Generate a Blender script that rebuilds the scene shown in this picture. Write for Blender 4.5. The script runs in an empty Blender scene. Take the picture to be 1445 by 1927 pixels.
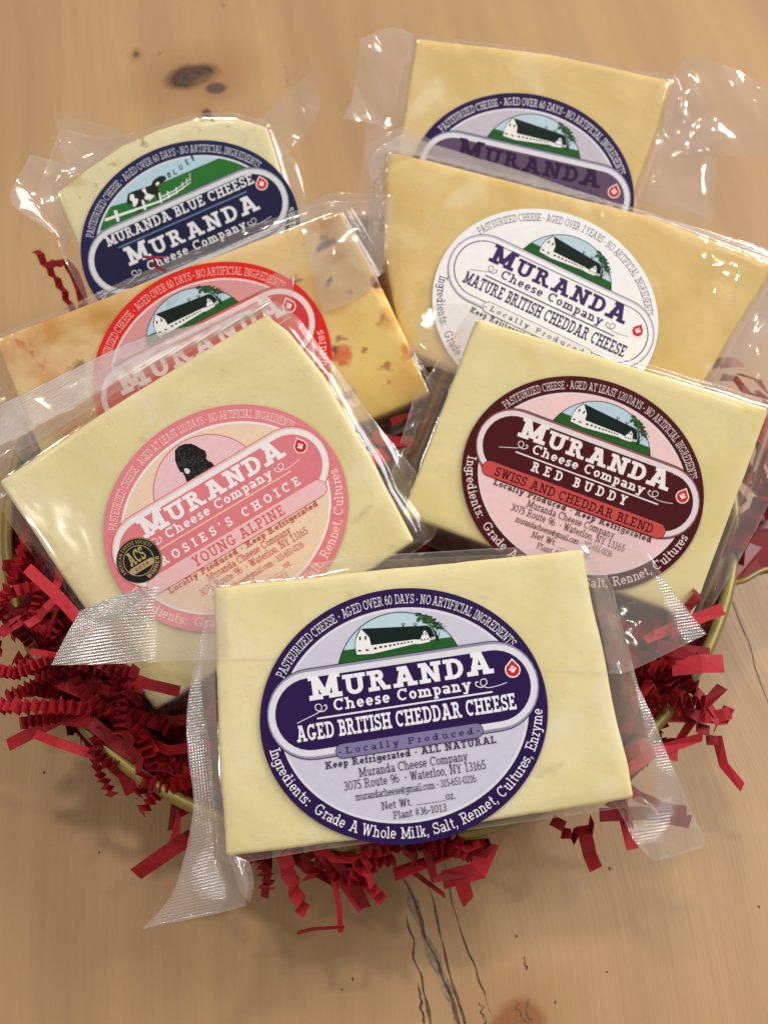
import bpy, bmesh, math, random
import numpy as np
from mathutils import Vector, Matrix, noise
from mathutils.geometry import delaunay_2d_cdt

S = bpy.context.scene
C = S.collection
rad = math.radians

# ------------------------------------------------------------------ camera
FPX, CX, CY = 1700.0, 722.5, 963.5
TH = rad(30.0)
CAM = Vector((0, 0, 0.36))
AR, AU, AF = Vector((1, 0, 0)), Vector((0, math.cos(TH), math.sin(TH))), Vector((0, math.sin(TH), -math.cos(TH)))
cam = bpy.data.cameras.new('camera')
cam.sensor_fit = 'HORIZONTAL'; cam.sensor_width = 36.0
cam.lens = FPX / 1445.0 * 36.0
cam.clip_start = 0.01; cam.clip_end = 60
cam.dof.use_dof = True; cam.dof.focus_distance = 0.295; cam.dof.aperture_fstop = 15.0
co = bpy.data.objects.new('camera', cam); C.objects.link(co)
co.location = CAM; co.rotation_euler = (TH, 0, 0)
S.camera = co

# ------------------------------------------------------------------ light
w = bpy.data.worlds.new('World'); S.world = w; w.use_nodes = True
bg = w.node_tree.nodes['Background']
bg.inputs[0].default_value = (1.0, 0.92, 0.84, 1); bg.inputs[1].default_value = 0.33

def area(name, loc, target, size, power, color, sy=None):
    l = bpy.data.lights.new(name, 'AREA'); l.energy = power; l.color = color
    l.shape = 'RECTANGLE' if sy else 'DISK'; l.size = size
    if sy: l.size_y = sy
    o = bpy.data.objects.new(name, l); C.objects.link(o); o.location = loc
    d = Vector(target) - Vector(loc)
    o.rotation_euler = d.to_track_quat('-Z', 'Y').to_euler()
    return o
area('window_light', (1.35, 0.95, 1.2), (0, .15, 0), 1.0, 27, (0.97, 0.97, 1.0), 1.1)
area('overhead_glint_lamp', (-0.35, 0.75, 1.9), (0, .15, 0), 0.16, 7.0, (1.0, 0.84, 0.62))  # small warm lamps overhead, added for sparkles on the film
area('overhead_glint_lamp', (0.95, 0.25, 1.9), (0, .15, 0), 0.13, 4.0, (1.0, 0.88, 0.70))
area('overhead_glint_lamp', (-1.15, 0.15, 1.8), (0, .15, 0), 0.13, 3.0, (1.0, 0.84, 0.62))
area('overhead_glint_lamp', (-0.95, -0.75, 1.9), (0, .15, 0), 0.05, 0.9, (1.0, 0.93, 0.82))  # extra lamp added for sparse sharp glints on the film
S.view_settings.view_transform = 'Standard'; S.view_settings.look = 'None'
S.view_settings.exposure = 0.30; S.view_settings.gamma = 1.0
S.cycles.transparent_max_bounces = 32
S.cycles.max_bounces = 10
S.cycles.caustics_reflective = False; S.cycles.caustics_refractive = False

# ------------------------------------------------------------------ maths helpers
def ray(px, py):
    return AF + AR * ((px - CX) / FPX) + AU * (-(py - CY) / FPX)
def P(px, py, z):
    "the point at height z seen at this spot of the photograph"
    d = ray(px, py); t = (z - CAM.z) / d.z
    return CAM + d * t
def rgb(h, a=1.0):
    h = h.lstrip('#'); v = [int(h[i:i + 2], 16) / 255 for i in (0, 2, 4)]
    return tuple(x / 12.92 if x <= .04045 else ((x + .055) / 1.055) ** 2.4 for x in v) + (a,)
def cr(p0, p1, p2, p3, t):
    return 0.5 * ((2 * p1) + (p2 - p0) * t + (2 * p0 - 5 * p1 + 4 * p2 - p3) * t * t + (3 * p1 - p0 - 3 * p2 + p3) * t ** 3)
def spline(pts, u):
    n = len(pts) - 1; u = min(max(u, 0), 1) * n; i = min(int(u), n - 1); t = u - i
    g = lambda k: pts[k] if 0 <= k <= n else (pts[0] * 2 - pts[1] if k < 0 else pts[n] * 2 - pts[n - 1])
    return cr(g(i - 1), g(i), g(i + 1), g(i + 2), t)
def sstep(x):
    x = min(max(x, 0), 1); return x * x * (3 - 2 * x)
_CD = [(math.cos(a), math.sin(a), f, p) for a, f, p in ((.3, 38, .1), (1.25, 52, .6), (2.1, 44, .3), (2.75, 70, .8), (.8, 95, .2), (1.75, 120, .5))]
def crumple(x, y, seed=0):
    "crisp linear creases in changing directions, about -1..1"
    wx = x + .012 * noise.noise(Vector((x * 22, y * 22, seed + 1.3))); wy = y + .012 * noise.noise(Vector((x * 22, y * 22, seed + 8.1))); t = 0
    for c, q, f, p in _CD:
        g = (wx * c + wy * q) * f + p * (seed + 1) * 1.7; m = max(0, noise.noise(Vector((x * 35, y * 35, seed + f))) + .25)
        t += (abs((g % 2) - 1) * 2 - 1) * m * (40 / f) ** .7
    return t
def nz(x, y, z=0.0): return noise.noise(Vector((x, y, z)))

# ------------------------------------------------------------------ materials
def new_mat(name):
    m = bpy.data.materials.new(name); m.use_nodes = True
    nt = m.node_tree; nt.nodes.clear()
    return m, nt, nt.nodes.new('ShaderNodeOutputMaterial')
def node(nt, t, **kw):
    n = nt.nodes.new(t)
    for k, v in kw.items():
        if k in n.inputs: n.inputs[k].default_value = v
        else: setattr(n, k, v)
    return n
def simple(name, col, rough=.5, spec=.5, metal=0, bump=0, bscale=2000, var=0.0):
    m, nt, out = new_mat(name)
    b = node(nt, 'ShaderNodeBsdfPrincipled', **{'Base Color': col, 'Roughness': rough, 'Metallic': metal, 'Specular IOR Level': spec})
    nt.links.new(b.outputs[0], out.inputs[0])
    tc = node(nt, 'ShaderNodeTexCoord')
    if bump:
        n = node(nt, 'ShaderNodeTexNoise', Scale=bscale, Detail=3.0); nt.links.new(tc.outputs['Object'], n.inputs['Vector'])
        bp = node(nt, 'ShaderNodeBump', Strength=bump, Distance=.0003); nt.links.new(n.outputs[0], bp.inputs['Height'])
        nt.links.new(bp.outputs[0], b.inputs['Normal'])
    if var:
        n2 = node(nt, 'ShaderNodeTexNoise', Scale=bscale * .35, Detail=4.0); nt.links.new(tc.outputs['Object'], n2.inputs['Vector'])
        hs = node(nt, 'ShaderNodeHueSaturation', Color=col)
        mr = node(nt, 'ShaderNodeMapRange', **{'From Min': .3, 'From Max': .7, 'To Min': 1 - var, 'To Max': 1 + var})
        nt.links.new(n2.outputs[0], mr.inputs[0]); nt.links.new(mr.outputs[0], hs.inputs['Value'])
        nt.links.new(hs.outputs[0], b.inputs['Base Color'])
    return m
INK = {}
def ink(h):
    if h not in INK: INK[h] = simple('ink_' + h.strip('#'), rgb(h), .46, .18, bump=.05, bscale=1500, var=.03)
    return INK[h]

def film_mat(name, haze=.07, bump=.25, bscale=55, crinkle=0.0, tint=(.86, .80, .80, 1)):
    "clear plastic: haze that partly paints in a reflected veil, sharp gloss; the point attribute emb switches on the pressed diamond pattern of the seams"
    m, nt, out = new_mat(name); L = nt.links.new
    tc = node(nt, 'ShaderNodeTexCoord')
    emb = node(nt, 'ShaderNodeAttribute', attribute_name='emb')
    hz = node(nt, 'ShaderNodeAttribute', attribute_name='haze')
    # soft wrinkles
    n1 = node(nt, 'ShaderNodeTexNoise', Scale=bscale, Detail=2.0, Distortion=.6)
    mp = node(nt, 'ShaderNodeMapping'); mp.inputs['Scale'].default_value = (1, .45, 1)
    mp.inputs['Rotation'].default_value = (0, 0, .5)
    L(tc.outputs['Object'], mp.inputs[0]); L(mp.outputs[0], n1.inputs['Vector'])
    b1 = node(nt, 'ShaderNodeBump', Strength=bump, Distance=.0016); L(n1.outputs[0], b1.inputs['Height'])
    last = b1
    if crinkle:
        v = node(nt, 'ShaderNodeTexVoronoi', Scale=150.0, feature='SMOOTH_F1', Smoothness=.45)
        n3 = node(nt, 'ShaderNodeTexNoise', Scale=60.0); L(tc.outputs['Object'], n3.inputs['Vector'])
        mx = node(nt, 'ShaderNodeMix', data_type='VECTOR'); mx.inputs[0].default_value = .012
        L(tc.outputs['Object'], mx.inputs[4]); L(n3.outputs['Color'], mx.inputs[5]); L(mx.outputs[1], v.inputs['Vector'])
        b3 = node(nt, 'ShaderNodeBump', Strength=crinkle, Distance=.0022); cmn = node(nt, 'ShaderNodeTexNoise', Scale=38.0, Detail=1.0); L(tc.outputs['Object'], cmn.inputs['Vector']); cmr = node(nt, 'ShaderNodeMapRange', **{'From Min': .48, 'From Max': .62}); L(cmn.outputs[0], cmr.inputs[0]); cmm = node(nt, 'ShaderNodeMath', operation='MULTIPLY'); L(cmr.outputs[0], cmm.inputs[0]); L(v.outputs['Distance'], cmm.inputs[1]); L(cmm.outputs[0], b3.inputs['Height'])
        L(b1.outputs[0], b3.inputs['Normal']); last = b3
    # pressed diamonds
    k = 2 * math.pi / .0011
    sx = node(nt, 'ShaderNodeSeparateXYZ'); L(tc.outputs['Object'], sx.inputs[0])
    def sn(a, bq):
        m1 = node(nt, 'ShaderNodeMath', operation='MULTIPLY'); L(sx.outputs[0], m1.inputs[0]); m1.inputs[1].default_value = a * k
        m2 = node(nt, 'ShaderNodeMath', operation='MULTIPLY_ADD'); L(sx.outputs[1], m2.inputs[0]); m2.inputs[1].default_value = bq * k; L(m1.outputs[0], m2.inputs[2])
        m3 = node(nt, 'ShaderNodeMath', operation='SINE'); L(m2.outputs[0], m3.inputs[0]); return m3
    a_, b_ = sn(.8, .6), sn(.8, -.6)
    ml = node(nt, 'ShaderNodeMath', operation='MULTIPLY'); L(a_.outputs[0], ml.inputs[0]); L(b_.outputs[0], ml.inputs[1])
    me = node(nt, 'ShaderNodeMath', operation='MULTIPLY'); L(ml.outputs[0], me.inputs[0]); L(emb.outputs['Fac'], me.inputs[1])
    b2 = node(nt, 'ShaderNodeBump', Strength=1.0, Distance=.00030); L(me.outputs[0], b2.inputs['Height']); L(last.outputs[0], b2.inputs['Normal'])
    tr = node(nt, 'ShaderNodeBsdfTransparent', Color=(.985, .975, .975, 1))
    df = node(nt, 'ShaderNodeBsdfDiffuse', Color=tint); tl = node(nt, 'ShaderNodeBsdfTranslucent', Color=tint)
    dm = node(nt, 'ShaderNodeMixShader'); dm.inputs[0].default_value = .35; L(df.outputs[0], dm.inputs[1]); L(tl.outputs[0], dm.inputs[2])
    gl = node(nt, 'ShaderNodeBsdfGlossy', Roughness=.10, Color=(1, 1, 1, 1))
    for s in (df, gl, tl): L(b2.outputs[0], s.inputs['Normal'])
    f1 = node(nt, 'ShaderNodeMath', operation='MULTIPLY_ADD'); L(emb.outputs['Fac'], f1.inputs[0]); f1.inputs[1].default_value = .20; f1.inputs[2].default_value = haze  # diffuse haze: milky plastic plus a painted veil of room reflections
    f2 = node(nt, 'ShaderNodeMath', operation='ADD', use_clamp=True); L(f1.outputs[0], f2.inputs[0]); L(hz.outputs['Fac'], f2.inputs[1])
    m1 = node(nt, 'ShaderNodeMixShader'); L(f2.outputs[0], m1.inputs[0]); L(tr.outputs[0], m1.inputs[1]); L(dm.outputs[0], m1.inputs[2])
    ge = node(nt, 'ShaderNodeNewGeometry'); io = node(nt, 'ShaderNodeMapRange', **{'From Min': 0.0, 'From Max': 1.0, 'To Min': 1.5, 'To Max': 1 / 1.5}); L(ge.outputs['Backfacing'], io.inputs[0])
    fr = node(nt, 'ShaderNodeFresnel'); L(io.outputs[0], fr.inputs['IOR']); L(b2.outputs[0], fr.inputs['Normal'])
    fe = node(nt, 'ShaderNodeMath', operation='MULTIPLY'); L(emb.outputs['Fac'], fe.inputs[0]); fe.inputs[1].default_value = .28
    fm = node(nt, 'ShaderNodeMath', operation='MULTIPLY_ADD', use_clamp=True); L(fr.outputs[0], fm.inputs[0]); fm.inputs[1].default_value = 1.6; L(fe.outputs[0], fm.inputs[2])
    m2 = node(nt, 'ShaderNodeMixShader'); L(fm.outputs[0], m2.inputs[0]); L(m1.outputs[0], m2.inputs[1]); L(gl.outputs[0], m2.inputs[2])
    L(m2.outputs[0], out.inputs[0])
    return m

def cheese_mat(name, base, dark, spots=None, spot_amt=0.0, mottle=.5, blobs=()):
    m, nt, out = new_mat(name); L = nt.links.new
    tc = node(nt, 'ShaderNodeTexCoord')
    b = node(nt, 'ShaderNodeBsdfPrincipled', Roughness=.42, **{'Specular IOR Level': .35, 'Subsurface Weight': .25, 'Subsurface Scale': .004, 'Coat Weight': .08, 'Coat Roughness': .12})
    b.inputs['Subsurface Radius'].default_value = (1, .7, .3)
    n = node(nt, 'ShaderNodeTexNoise', Scale=20.0, Detail=5.0, Roughness=.6, Distortion=1.2); L(tc.outputs['Object'], n.inputs['Vector'])
    rp = node(nt, 'ShaderNodeValToRGB'); rp.color_ramp.elements[0].position = .35; rp.color_ramp.elements[1].position = .68
    rp.color_ramp.elements[0].color = dark; rp.color_ramp.elements[1].color = base
    L(n.outputs[0], rp.inputs[0]); col = rp.outputs[0]
    if spots:
        for kk, (hx, sc, lo, hi) in enumerate(spots):
            v = node(nt, 'ShaderNodeTexNoise', Scale=sc, Detail=3.0, Distortion=.5); 
            mp = node(nt, 'ShaderNodeMapping'); mp.inputs['Location'].default_value = (kk * 1.7 + .3, kk * .9, 0)
            L(tc.outputs['Object'], mp.inputs[0]); L(mp.outputs[0], v.inputs['Vector'])
            mr = node(nt, 'ShaderNodeMapRange', **{'From Min': lo, 'From Max': hi}); L(v.outputs[0], mr.inputs[0])
            mx = node(nt, 'ShaderNodeMix', data_type='RGBA'); L(mr.outputs[0], mx.inputs[0]); L(col, mx.inputs[6]); mx.inputs[7].default_value = rgb(hx)
            col = mx.outputs[2]
    if blobs:
        nk = node(nt, 'ShaderNodeTexNoise', Scale=170.0, Detail=3.0); L(tc.outputs['Object'], nk.inputs['Vector'])
        sb = node(nt, 'ShaderNodeVectorMath', operation='SUBTRACT'); L(nk.outputs['Color'], sb.inputs[0]); sb.inputs[1].default_value = (.5, .5, .5)
        sc_ = node(nt, 'ShaderNodeVectorMath', operation='MULTIPLY'); L(sb.outputs[0], sc_.inputs[0]); sc_.inputs[1].default_value = (.011, .011, 0)
        ad = node(nt, 'ShaderNodeVectorMath', operation='ADD'); L(tc.outputs['Object'], ad.inputs[0]); L(sc_.outputs[0], ad.inputs[1])
        fl = node(nt, 'ShaderNodeVectorMath', operation='MULTIPLY'); L(ad.outputs[0], fl.inputs[0]); fl.inputs[1].default_value = (1, 1, .3)
        for bx, by, r, hx, amt in blobs:
            di = node(nt, 'ShaderNodeVectorMath', operation='DISTANCE'); L(fl.outputs[0], di.inputs[0]); di.inputs[1].default_value = (bx, by, 0)
            mr = node(nt, 'ShaderNodeMapRange', **{'From Min': r * .45, 'From Max': r * 1.25, 'To Min': amt, 'To Max': 0.0}); L(di.outputs['Value'], mr.inputs[0])
            mx = node(nt, 'ShaderNodeMix', data_type='RGBA'); L(mr.outputs[0], mx.inputs[0]); L(col, mx.inputs[6]); mx.inputs[7].default_value = rgb(hx); col = mx.outputs[2]
    L(col, b.inputs['Base Color'])
    n2 = node(nt, 'ShaderNodeTexNoise', Scale=60.0, Detail=4.0); L(tc.outputs['Object'], n2.inputs['Vector'])
    bp = node(nt, 'ShaderNodeBump', Strength=.3, Distance=.002); L(n2.outputs[0], bp.inputs['Height'])
    vo = node(nt, 'ShaderNodeTexVoronoi', Scale=420.0); L(tc.outputs['Object'], vo.inputs['Vector'])
    vm = node(nt, 'ShaderNodeMapRange', **{'From Min': .05, 'From Max': .28}); L(vo.outputs['Distance'], vm.inputs[0])
    n5 = node(nt, 'ShaderNodeTexNoise', Scale=75.0, Detail=2.0); L(tc.outputs['Object'], n5.inputs['Vector'])
    nm5 = node(nt, 'ShaderNodeMapRange', **{'From Min': .52, 'From Max': .62}); L(n5.outputs[0], nm5.inputs[0])
    mm = node(nt, 'ShaderNodeMix', data_type='FLOAT'); L(nm5.outputs[0], mm.inputs[0]); mm.inputs[2].default_value = 1.0; L(vm.outputs[0], mm.inputs[3])
    bp2 = node(nt, 'ShaderNodeBump', Strength=.22, Distance=.0004); L(mm.outputs[0], bp2.inputs['Height']); L(bp.outputs[0], bp2.inputs['Normal']); L(bp2.outputs[0], b.inputs['Normal'])
    pc = node(nt, 'ShaderNodeMix', data_type='RGBA', blend_type='MULTIPLY'); pc.inputs[0].default_value = 1.0
    pr_ = node(nt, 'ShaderNodeMapRange', **{'To Min': .95, 'To Max': 1.0}); L(mm.outputs[0], pr_.inputs[0]); L(col, pc.inputs[6]); L(pr_.outputs[0], pc.inputs[7]); L(pc.outputs[2], b.inputs['Base Color'])
    L(b.outputs[0], out.inputs[0])
    return m

# ------------------------------------------------------------------ object helpers
def tag(o, label=None, cat=None, group=None, kind=None):
    if label: o['label'] = label
    if cat: o['category'] = cat
    if group: o['group'] = group
    if kind: o['kind'] = kind
    return o
def mesh(name, verts, faces, mat, parent=None, smooth=False, attrs=None):
    me = bpy.data.meshes.new(name); me.from_pydata([tuple(v) for v in verts], [], faces)
    if smooth: me.polygons.foreach_set('use_smooth', [True] * len(me.polygons))
    for k, vals in (attrs or {}).items():
        a = me.attributes.new(k, 'FLOAT', 'POINT'); a.data.foreach_set('value', vals)
    me.materials.append(mat); me.update()
    o = bpy.data.objects.new(name, me); C.objects.link(o)
    if parent: o.parent = parent
    return o
def empty(name, loc=(0, 0, 0), mat=None):
    o = bpy.data.objects.new(name, None); C.objects.link(o); o.empty_display_size = .02
    if mat is not None: o.matrix_world = mat
    else: o.location = loc
    return o

# ------------------------------------------------------------------ slab-serif stroke letters (cap height 1)
def ccw(p):
    a = sum(p[i - 1][0] * p[i][1] - p[i][0] * p[i - 1][1] for i in range(len(p)))
    return p if a > 0 else p[::-1]
def union(polys):
    vs, fs = [], []
    for p in polys:
        p = ccw(p); b = len(vs); vs += [Vector(q) for q in p]; fs.append(list(range(b, b + len(p))))
    ov, oe, of, a, b_, ofs = delaunay_2d_cdt(vs, [], fs, 0, 1e-6)
    tris = [f for f, o in zip(of, ofs) if o]
    return [(v.x, v.y) for v in ov], tris

class Pen:
    def __init__(s, w, sl): s.w = w; s.s = w * .82; s.sl = sl; s.p = []
    def R(s, x0, y0, x1, y1): s.p.append([(x0, y0), (x1, y0), (x1, y1), (x0, y1)])
    def V(s, x, y0, y1, top=True, bot=True, e=None, side=0):   # stem with slabs; x is its left side
        w = s.w; s.R(x, y0, x + w, y1); e = .15 if e is None else e
        if s.sl:
            l = e if side <= 0 else 0; r = e if side >= 0 else 0
            if bot: s.R(x - (e if side <= 0 or side == 2 else 0), y0, x + w + (e if side >= 0 else 0), y0 + s.s)
            if top: s.R(x - l, y1 - s.s, x + w + r, y1)
    def H(s, y, x0, x1): s.R(x0, y - s.s / 2, x1, y + s.s / 2)
    def D(s, x0, y0, x1, y1, k=1.08):
        h = s.w * k; s.p.append([(x0, y0), (x0 + h, y0), (x1 + h, y1), (x1, y1)])
    def SL(s, x0, x1, y, up):
        if s.sl: s.R(x0, y, x1, y + s.s) if up else s.R(x0, y - s.s, x1, y)
    def A(s, cx, cy, rx, ry, a0, a1, n=None):
        n = n or max(4, int(abs(a1 - a0) / 22)); o, i = [], []
        for k in range(n + 1):
            a = rad(a0 + (a1 - a0) * k / n); c, q = math.cos(a), math.sin(a)
            o.append((cx + rx * c, cy + ry * q)); i.append((cx + (rx - s.w) * c, cy + (ry - s.s) * q))
        s.p.append(o + i[::-1])
    def O(s, cx, cy, rx, ry): s.A(cx, cy, rx, ry, 0, 180, 8); s.A(cx, cy, rx, ry, 180, 360, 8)

X = .70   # x-height
def draw(ch, w, sl):
    q = Pen(w, sl); e = .13; W = w; s = q.s; h = W * 1.08
    def bowl(x0, y0, y1, x1):      # right-hand bowl from a stem
        r = (y1 - y0) / 2; q.R(x0, y1 - s, x1 - r * .9, y1); q.R(x0, y0, x1 - r * .9, y0 + s); q.A(x1 - r * .9, (y0 + y1) / 2, r * .9, r, -90, 90, 7)
    if ch == ' ': return [], .36
    if ch == 'A':
        q.D(.12, 0, .42, 1); q.D(.78, 0, .48, 1); q.H(.33, .22, .82); q.SL(0, .12 + h + .1, 0, 1); q.SL(.78 - .1, .78 + h + .12, 0, 1); q.SL(.26, .6, 1, 0); adv = .9 + h
    elif ch == 'B': q.V(e, 0, 1, side=-1); bowl(e, .5 - s / 2, 1, .72); bowl(e, 0, .5 + s / 2, .78); adv = .8
    elif ch == 'C':
        q.A(.45, .5, .45, .5, 48, 312, 12)
        if sl: q.R(.84 - W * .8, .68, .84, 1)
        adv = .88
    elif ch == 'D': q.V(e, 0, 1, side=-1); bowl(e, 0, 1, .92); adv = .94
    elif ch in 'EF':
        q.V(e, 0, 1, side=-1); q.R(e, 1 - s, .76, 1); q.H(.5, e, .58)
        if sl: q.R(.76 - W * .75, .72, .76, 1); q.R(.58 - W * .6, .38, .58, .62)
        if ch == 'E':
            q.R(e, 0, .8, s)
            if sl: q.R(.8 - W * .75, 0, .8, .28)
        elif sl: q.R(0, 0, e + W + e, s)
        adv = .84 if ch == 'E' else .78
    elif ch == 'G':
        q.A(.45, .5, .45, .5, 48, 318, 12); q.R(.82 - W, .08, .82, .45); q.R(.5, .45 - s, .95, .45)
        if sl: q.R(.82 - W * .7, .7, .82, 1)
        adv = .98
    elif ch == 'H': q.V(e, 0, 1); q.V(e + .58, 0, 1); q.H(.5, e, e + .58); adv = e * 2 + .58 + W
    elif ch == 'I': q.V(e, 0, 1); adv = 2 * e + W
    elif ch == 'J': q.V(.4, .3, 1, bot=False); q.A(.2 + W / 2, .3, .2 + W / 2, .3, 180, 360); adv = .55 + W
    elif ch == 'K': q.V(e, 0, 1); q.D(e + W, .38, .68, 1); q.D(.7, 0, .36, .6); q.SL(.6, .7 + h + .08, 0, 1); q.SL(.56, .68 + h + .08, 1, 0); adv = .8 + h
    elif ch == 'L':
        q.V(e, 0, 1); q.R(e, 0, .76, s)
        if sl: q.R(.76 - W * .75, 0, .76, .3)
        adv = .8
    elif ch == 'M':
        q.V(e, 0, 1, top=False); q.V(e + .78, 0, 1, top=False); q.D(e + .39 - h / 2 + W * .5, .12, e, 1); q.D(e + .39 - h / 2 + W * .5, .12, e + .78 - h + W, 1)
        q.SL(0, e + h, 1, 0); q.SL(e + .78 - .04, e * 2 + .78 + W, 1, 0); adv = 2 * e + .78 + W
    elif ch == 'N':
        q.V(e, 0, 1, top=False); q.R(e + .6, 0, e + .6 + W, 1); q.D(e + .6 + W - h, 0, e, 1); q.SL(0, e + W, 1, 0); q.SL(e + .6 - e, e * 2 + .6 + W, 1, 0); adv = 2 * e + .6 + W
    elif ch in 'O0Q': rx = .48 if ch != '0' else .34; q.O(rx, .5, rx, .5); adv = 2 * rx
    elif ch == 'P': q.V(e, 0, 1, side=2 if 0 else 0); bowl(e, .42, 1, .8); adv = .8
    elif ch == 'R': q.V(e, 0, 1); bowl(e, .46, 1, .76); q.D(.68, 0, .42, .5); q.SL(.66, .68 + h + .1, 0, 1); adv = .8 + h
    elif ch == 'S':
        ry = (.5 + s / 2) / 2; q.A(.35, 1 - ry, .34, ry, 25, 270, 10); q.A(.35, ry, .36, ry, 90, -155, 10)
        if sl: q.R(.66 - W * .7, .68, .66, 1); q.R(0, 0, W * .7, .32)
        adv = .72
    elif ch == 'T':
        q.R(0, 1 - s, .82, 1); q.V(.41 - W / 2, 0, 1)
        if sl: q.R(0, .7, W * .7, 1); q.R(.82 - W * .7, .7, .82, 1)
        adv = .84
    elif ch == 'U': q.V(e, .32, 1, bot=False); q.V(e + .56, .32, 1, bot=False); q.A(e + (.56 + W) / 2, .36, (.56 + W) / 2, .36, 180, 360, 9); adv = 2 * e + .56 + W
    elif ch == 'V': q.D(.4, 0, .08, 1); q.D(.4, 0, .72, 1); q.SL(0, .08 + h + .08, 1, 0); q.SL(.66, .72 + h + .08, 1, 0); adv = .8 + h
    elif ch == 'W':
        for a, b in ((.3, .08), (.3, .5), (.74, .5), (.74, .96)): q.D(a, 0, b, 1)
        q.SL(0, .08 + h + .08, 1, 0); q.SL(.9, .96 + h + .08, 1, 0); adv = 1.04 + h
    elif ch == 'Y': q.V(.42 - W / 2, 0, .45, top=False); q.D(.42 - h / 2, .42, .06, 1); q.D(.42 - h / 2, .42, .76 - h, 1); q.SL(0, .06 + h + .07, 1, 0); q.SL(.62, .84, 1, 0); adv = .86
    elif ch == 'Z':
        q.R(.04, 1 - s, .74, 1); q.R(.02, 0, .76, s); q.D(.02, 0, .74 - h, 1)
        if sl: q.R(.04, .72, .04 + W * .7, 1); q.R(.76 - W * .7, 0, .76, .28)
        adv = .78
    # ---- lower case
    elif ch == 'a': q.A(.26, .2, .26, .21, 0, 360, 12); q.R(.46 - W * .2, 0, .46 + W * .8, .5); q.A(.26, .48, .2 + W * .8, .22, 0, 150); q.SL(.46, .66, 0, 1); adv = .64
    elif ch in 'bh':
        q.V(.1, 0, 1, side=-1, bot=(ch == 'h'))
        if ch == 'b': q.O(.1 + .28, X / 2, .28, X / 2); adv = .68
        else: q.V(.5, 0, .4, top=False, e=.09); q.A(.3 + W / 2, .42, .2 + W / 2, .28, 0, 180); q.SL(.02, .28, 0, 1); adv = .62 + W
    elif ch == 'c':
        q.A(.3, X / 2, .3, X / 2, 45, 318, 10)
        if sl: q.R(.54 - W * .6, .45, .54, X)
        adv = .58
    elif ch == 'd': q.V(.48, 0, 1, side=-1, bot=False); q.O(.28, X / 2, .28, X / 2); q.SL(.48, .5 + W + .1, 0, 1); adv = .62 + W
    elif ch == 'e': q.A(.31, X / 2, .31, X / 2, 0, 318, 12); q.R(.05, X / 2 - s / 2, .62 - W * .1, X / 2 + s / 2); adv = .64
    elif ch == 'f': q.V(.12, 0, .75, top=False, e=.1); q.A(.12 + .2, .76, .2, .24, 60, 180); q.R(0, X - s, .42, X); adv = .42
    elif ch == 'g': q.O(.27, X / 2 + .04, .27, X / 2 - .04); q.R(.48, -.08, .48 + W, X); q.SL(.48, .66, X, 0); q.A(.24 + W / 2, -.06, .24 + W / 2, .22, 180, 360); adv = .66
    elif ch in 'ij': q.V(.12, 0, X, side=-1, bot=False, e=.12); q.R(.12, .84, .12 + W, .84 + W); q.SL(0, .24 + W, 0, 1); adv = .26 + W
    elif ch == 'k': q.V(.1, 0, 1, side=-1, e=.1); q.D(.12 + W, .26, .42, X); q.D(.46, 0, .24, .44); q.SL(.38, .5 + h + .04, 0, 1); q.SL(.36, .48 + h, X, 0); adv = .52 + h
    elif ch == 'l': q.V(.12, 0, 1, side=-1, e=.12); q.SL(0, .24 + W, 0, 1); adv = .26 + W
    elif ch in 'mn':
        q.V(.1, 0, X, side=-1, e=.1); q.SL(.02, .2 + W, 0, 1); x = .1
        for k in range(2 if ch == 'm' else 1):
            q.A(x + .19 + W / 2, .42, .19 + W / 2, .28, 0, 180); x += .38; q.V(x, 0, .44, top=False, e=.09)
        adv = x + W + .1
    elif ch == 'o': q.O(.31, X / 2, .31, X / 2); adv = .62
    elif ch == 'p': q.V(.1, -.28, X, side=-1, e=.1); q.O(.1 + .28, X / 2, .28, X / 2); q.SL(0, .2 + W, -.28, 1); adv = .68
    elif ch == 'r': q.V(.12, 0, X, side=-1, e=.11); q.SL(0, .26 + W, 0, 1); q.A(.12 + .22, .42, .22, .28, 35, 170); adv = .48
    elif ch == 's':
        ry = (X / 2 + s / 2) / 2; q.A(.25, X - ry, .24, ry, 25, 270, 8); q.A(.25, ry, .25, ry, 90, -155, 8)
        if sl: q.R(.46 - W * .6, .5, .46, X); q.R(0, 0, W * .6, .2)
        adv = .51
    elif ch == 't': q.R(.12, .2, .12 + W, .92); q.R(0, X - s, .4, X); q.A(.12 + .18, .2, .18, .2, 180, 310); adv = .43
    elif ch == 'u': q.V(.1, .25, X, side=-1, bot=False, e=.1); q.V(.48, 0, X, side=-1, bot=False, e=.1); q.A(.29 + W / 2, .27, .19 + W / 2, .27, 180, 360); q.SL(.48, .58 + W, 0, 1); adv = .6 + W
    elif ch in 'vwy':
        q.D(.28, 0, .06, X); 
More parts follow.
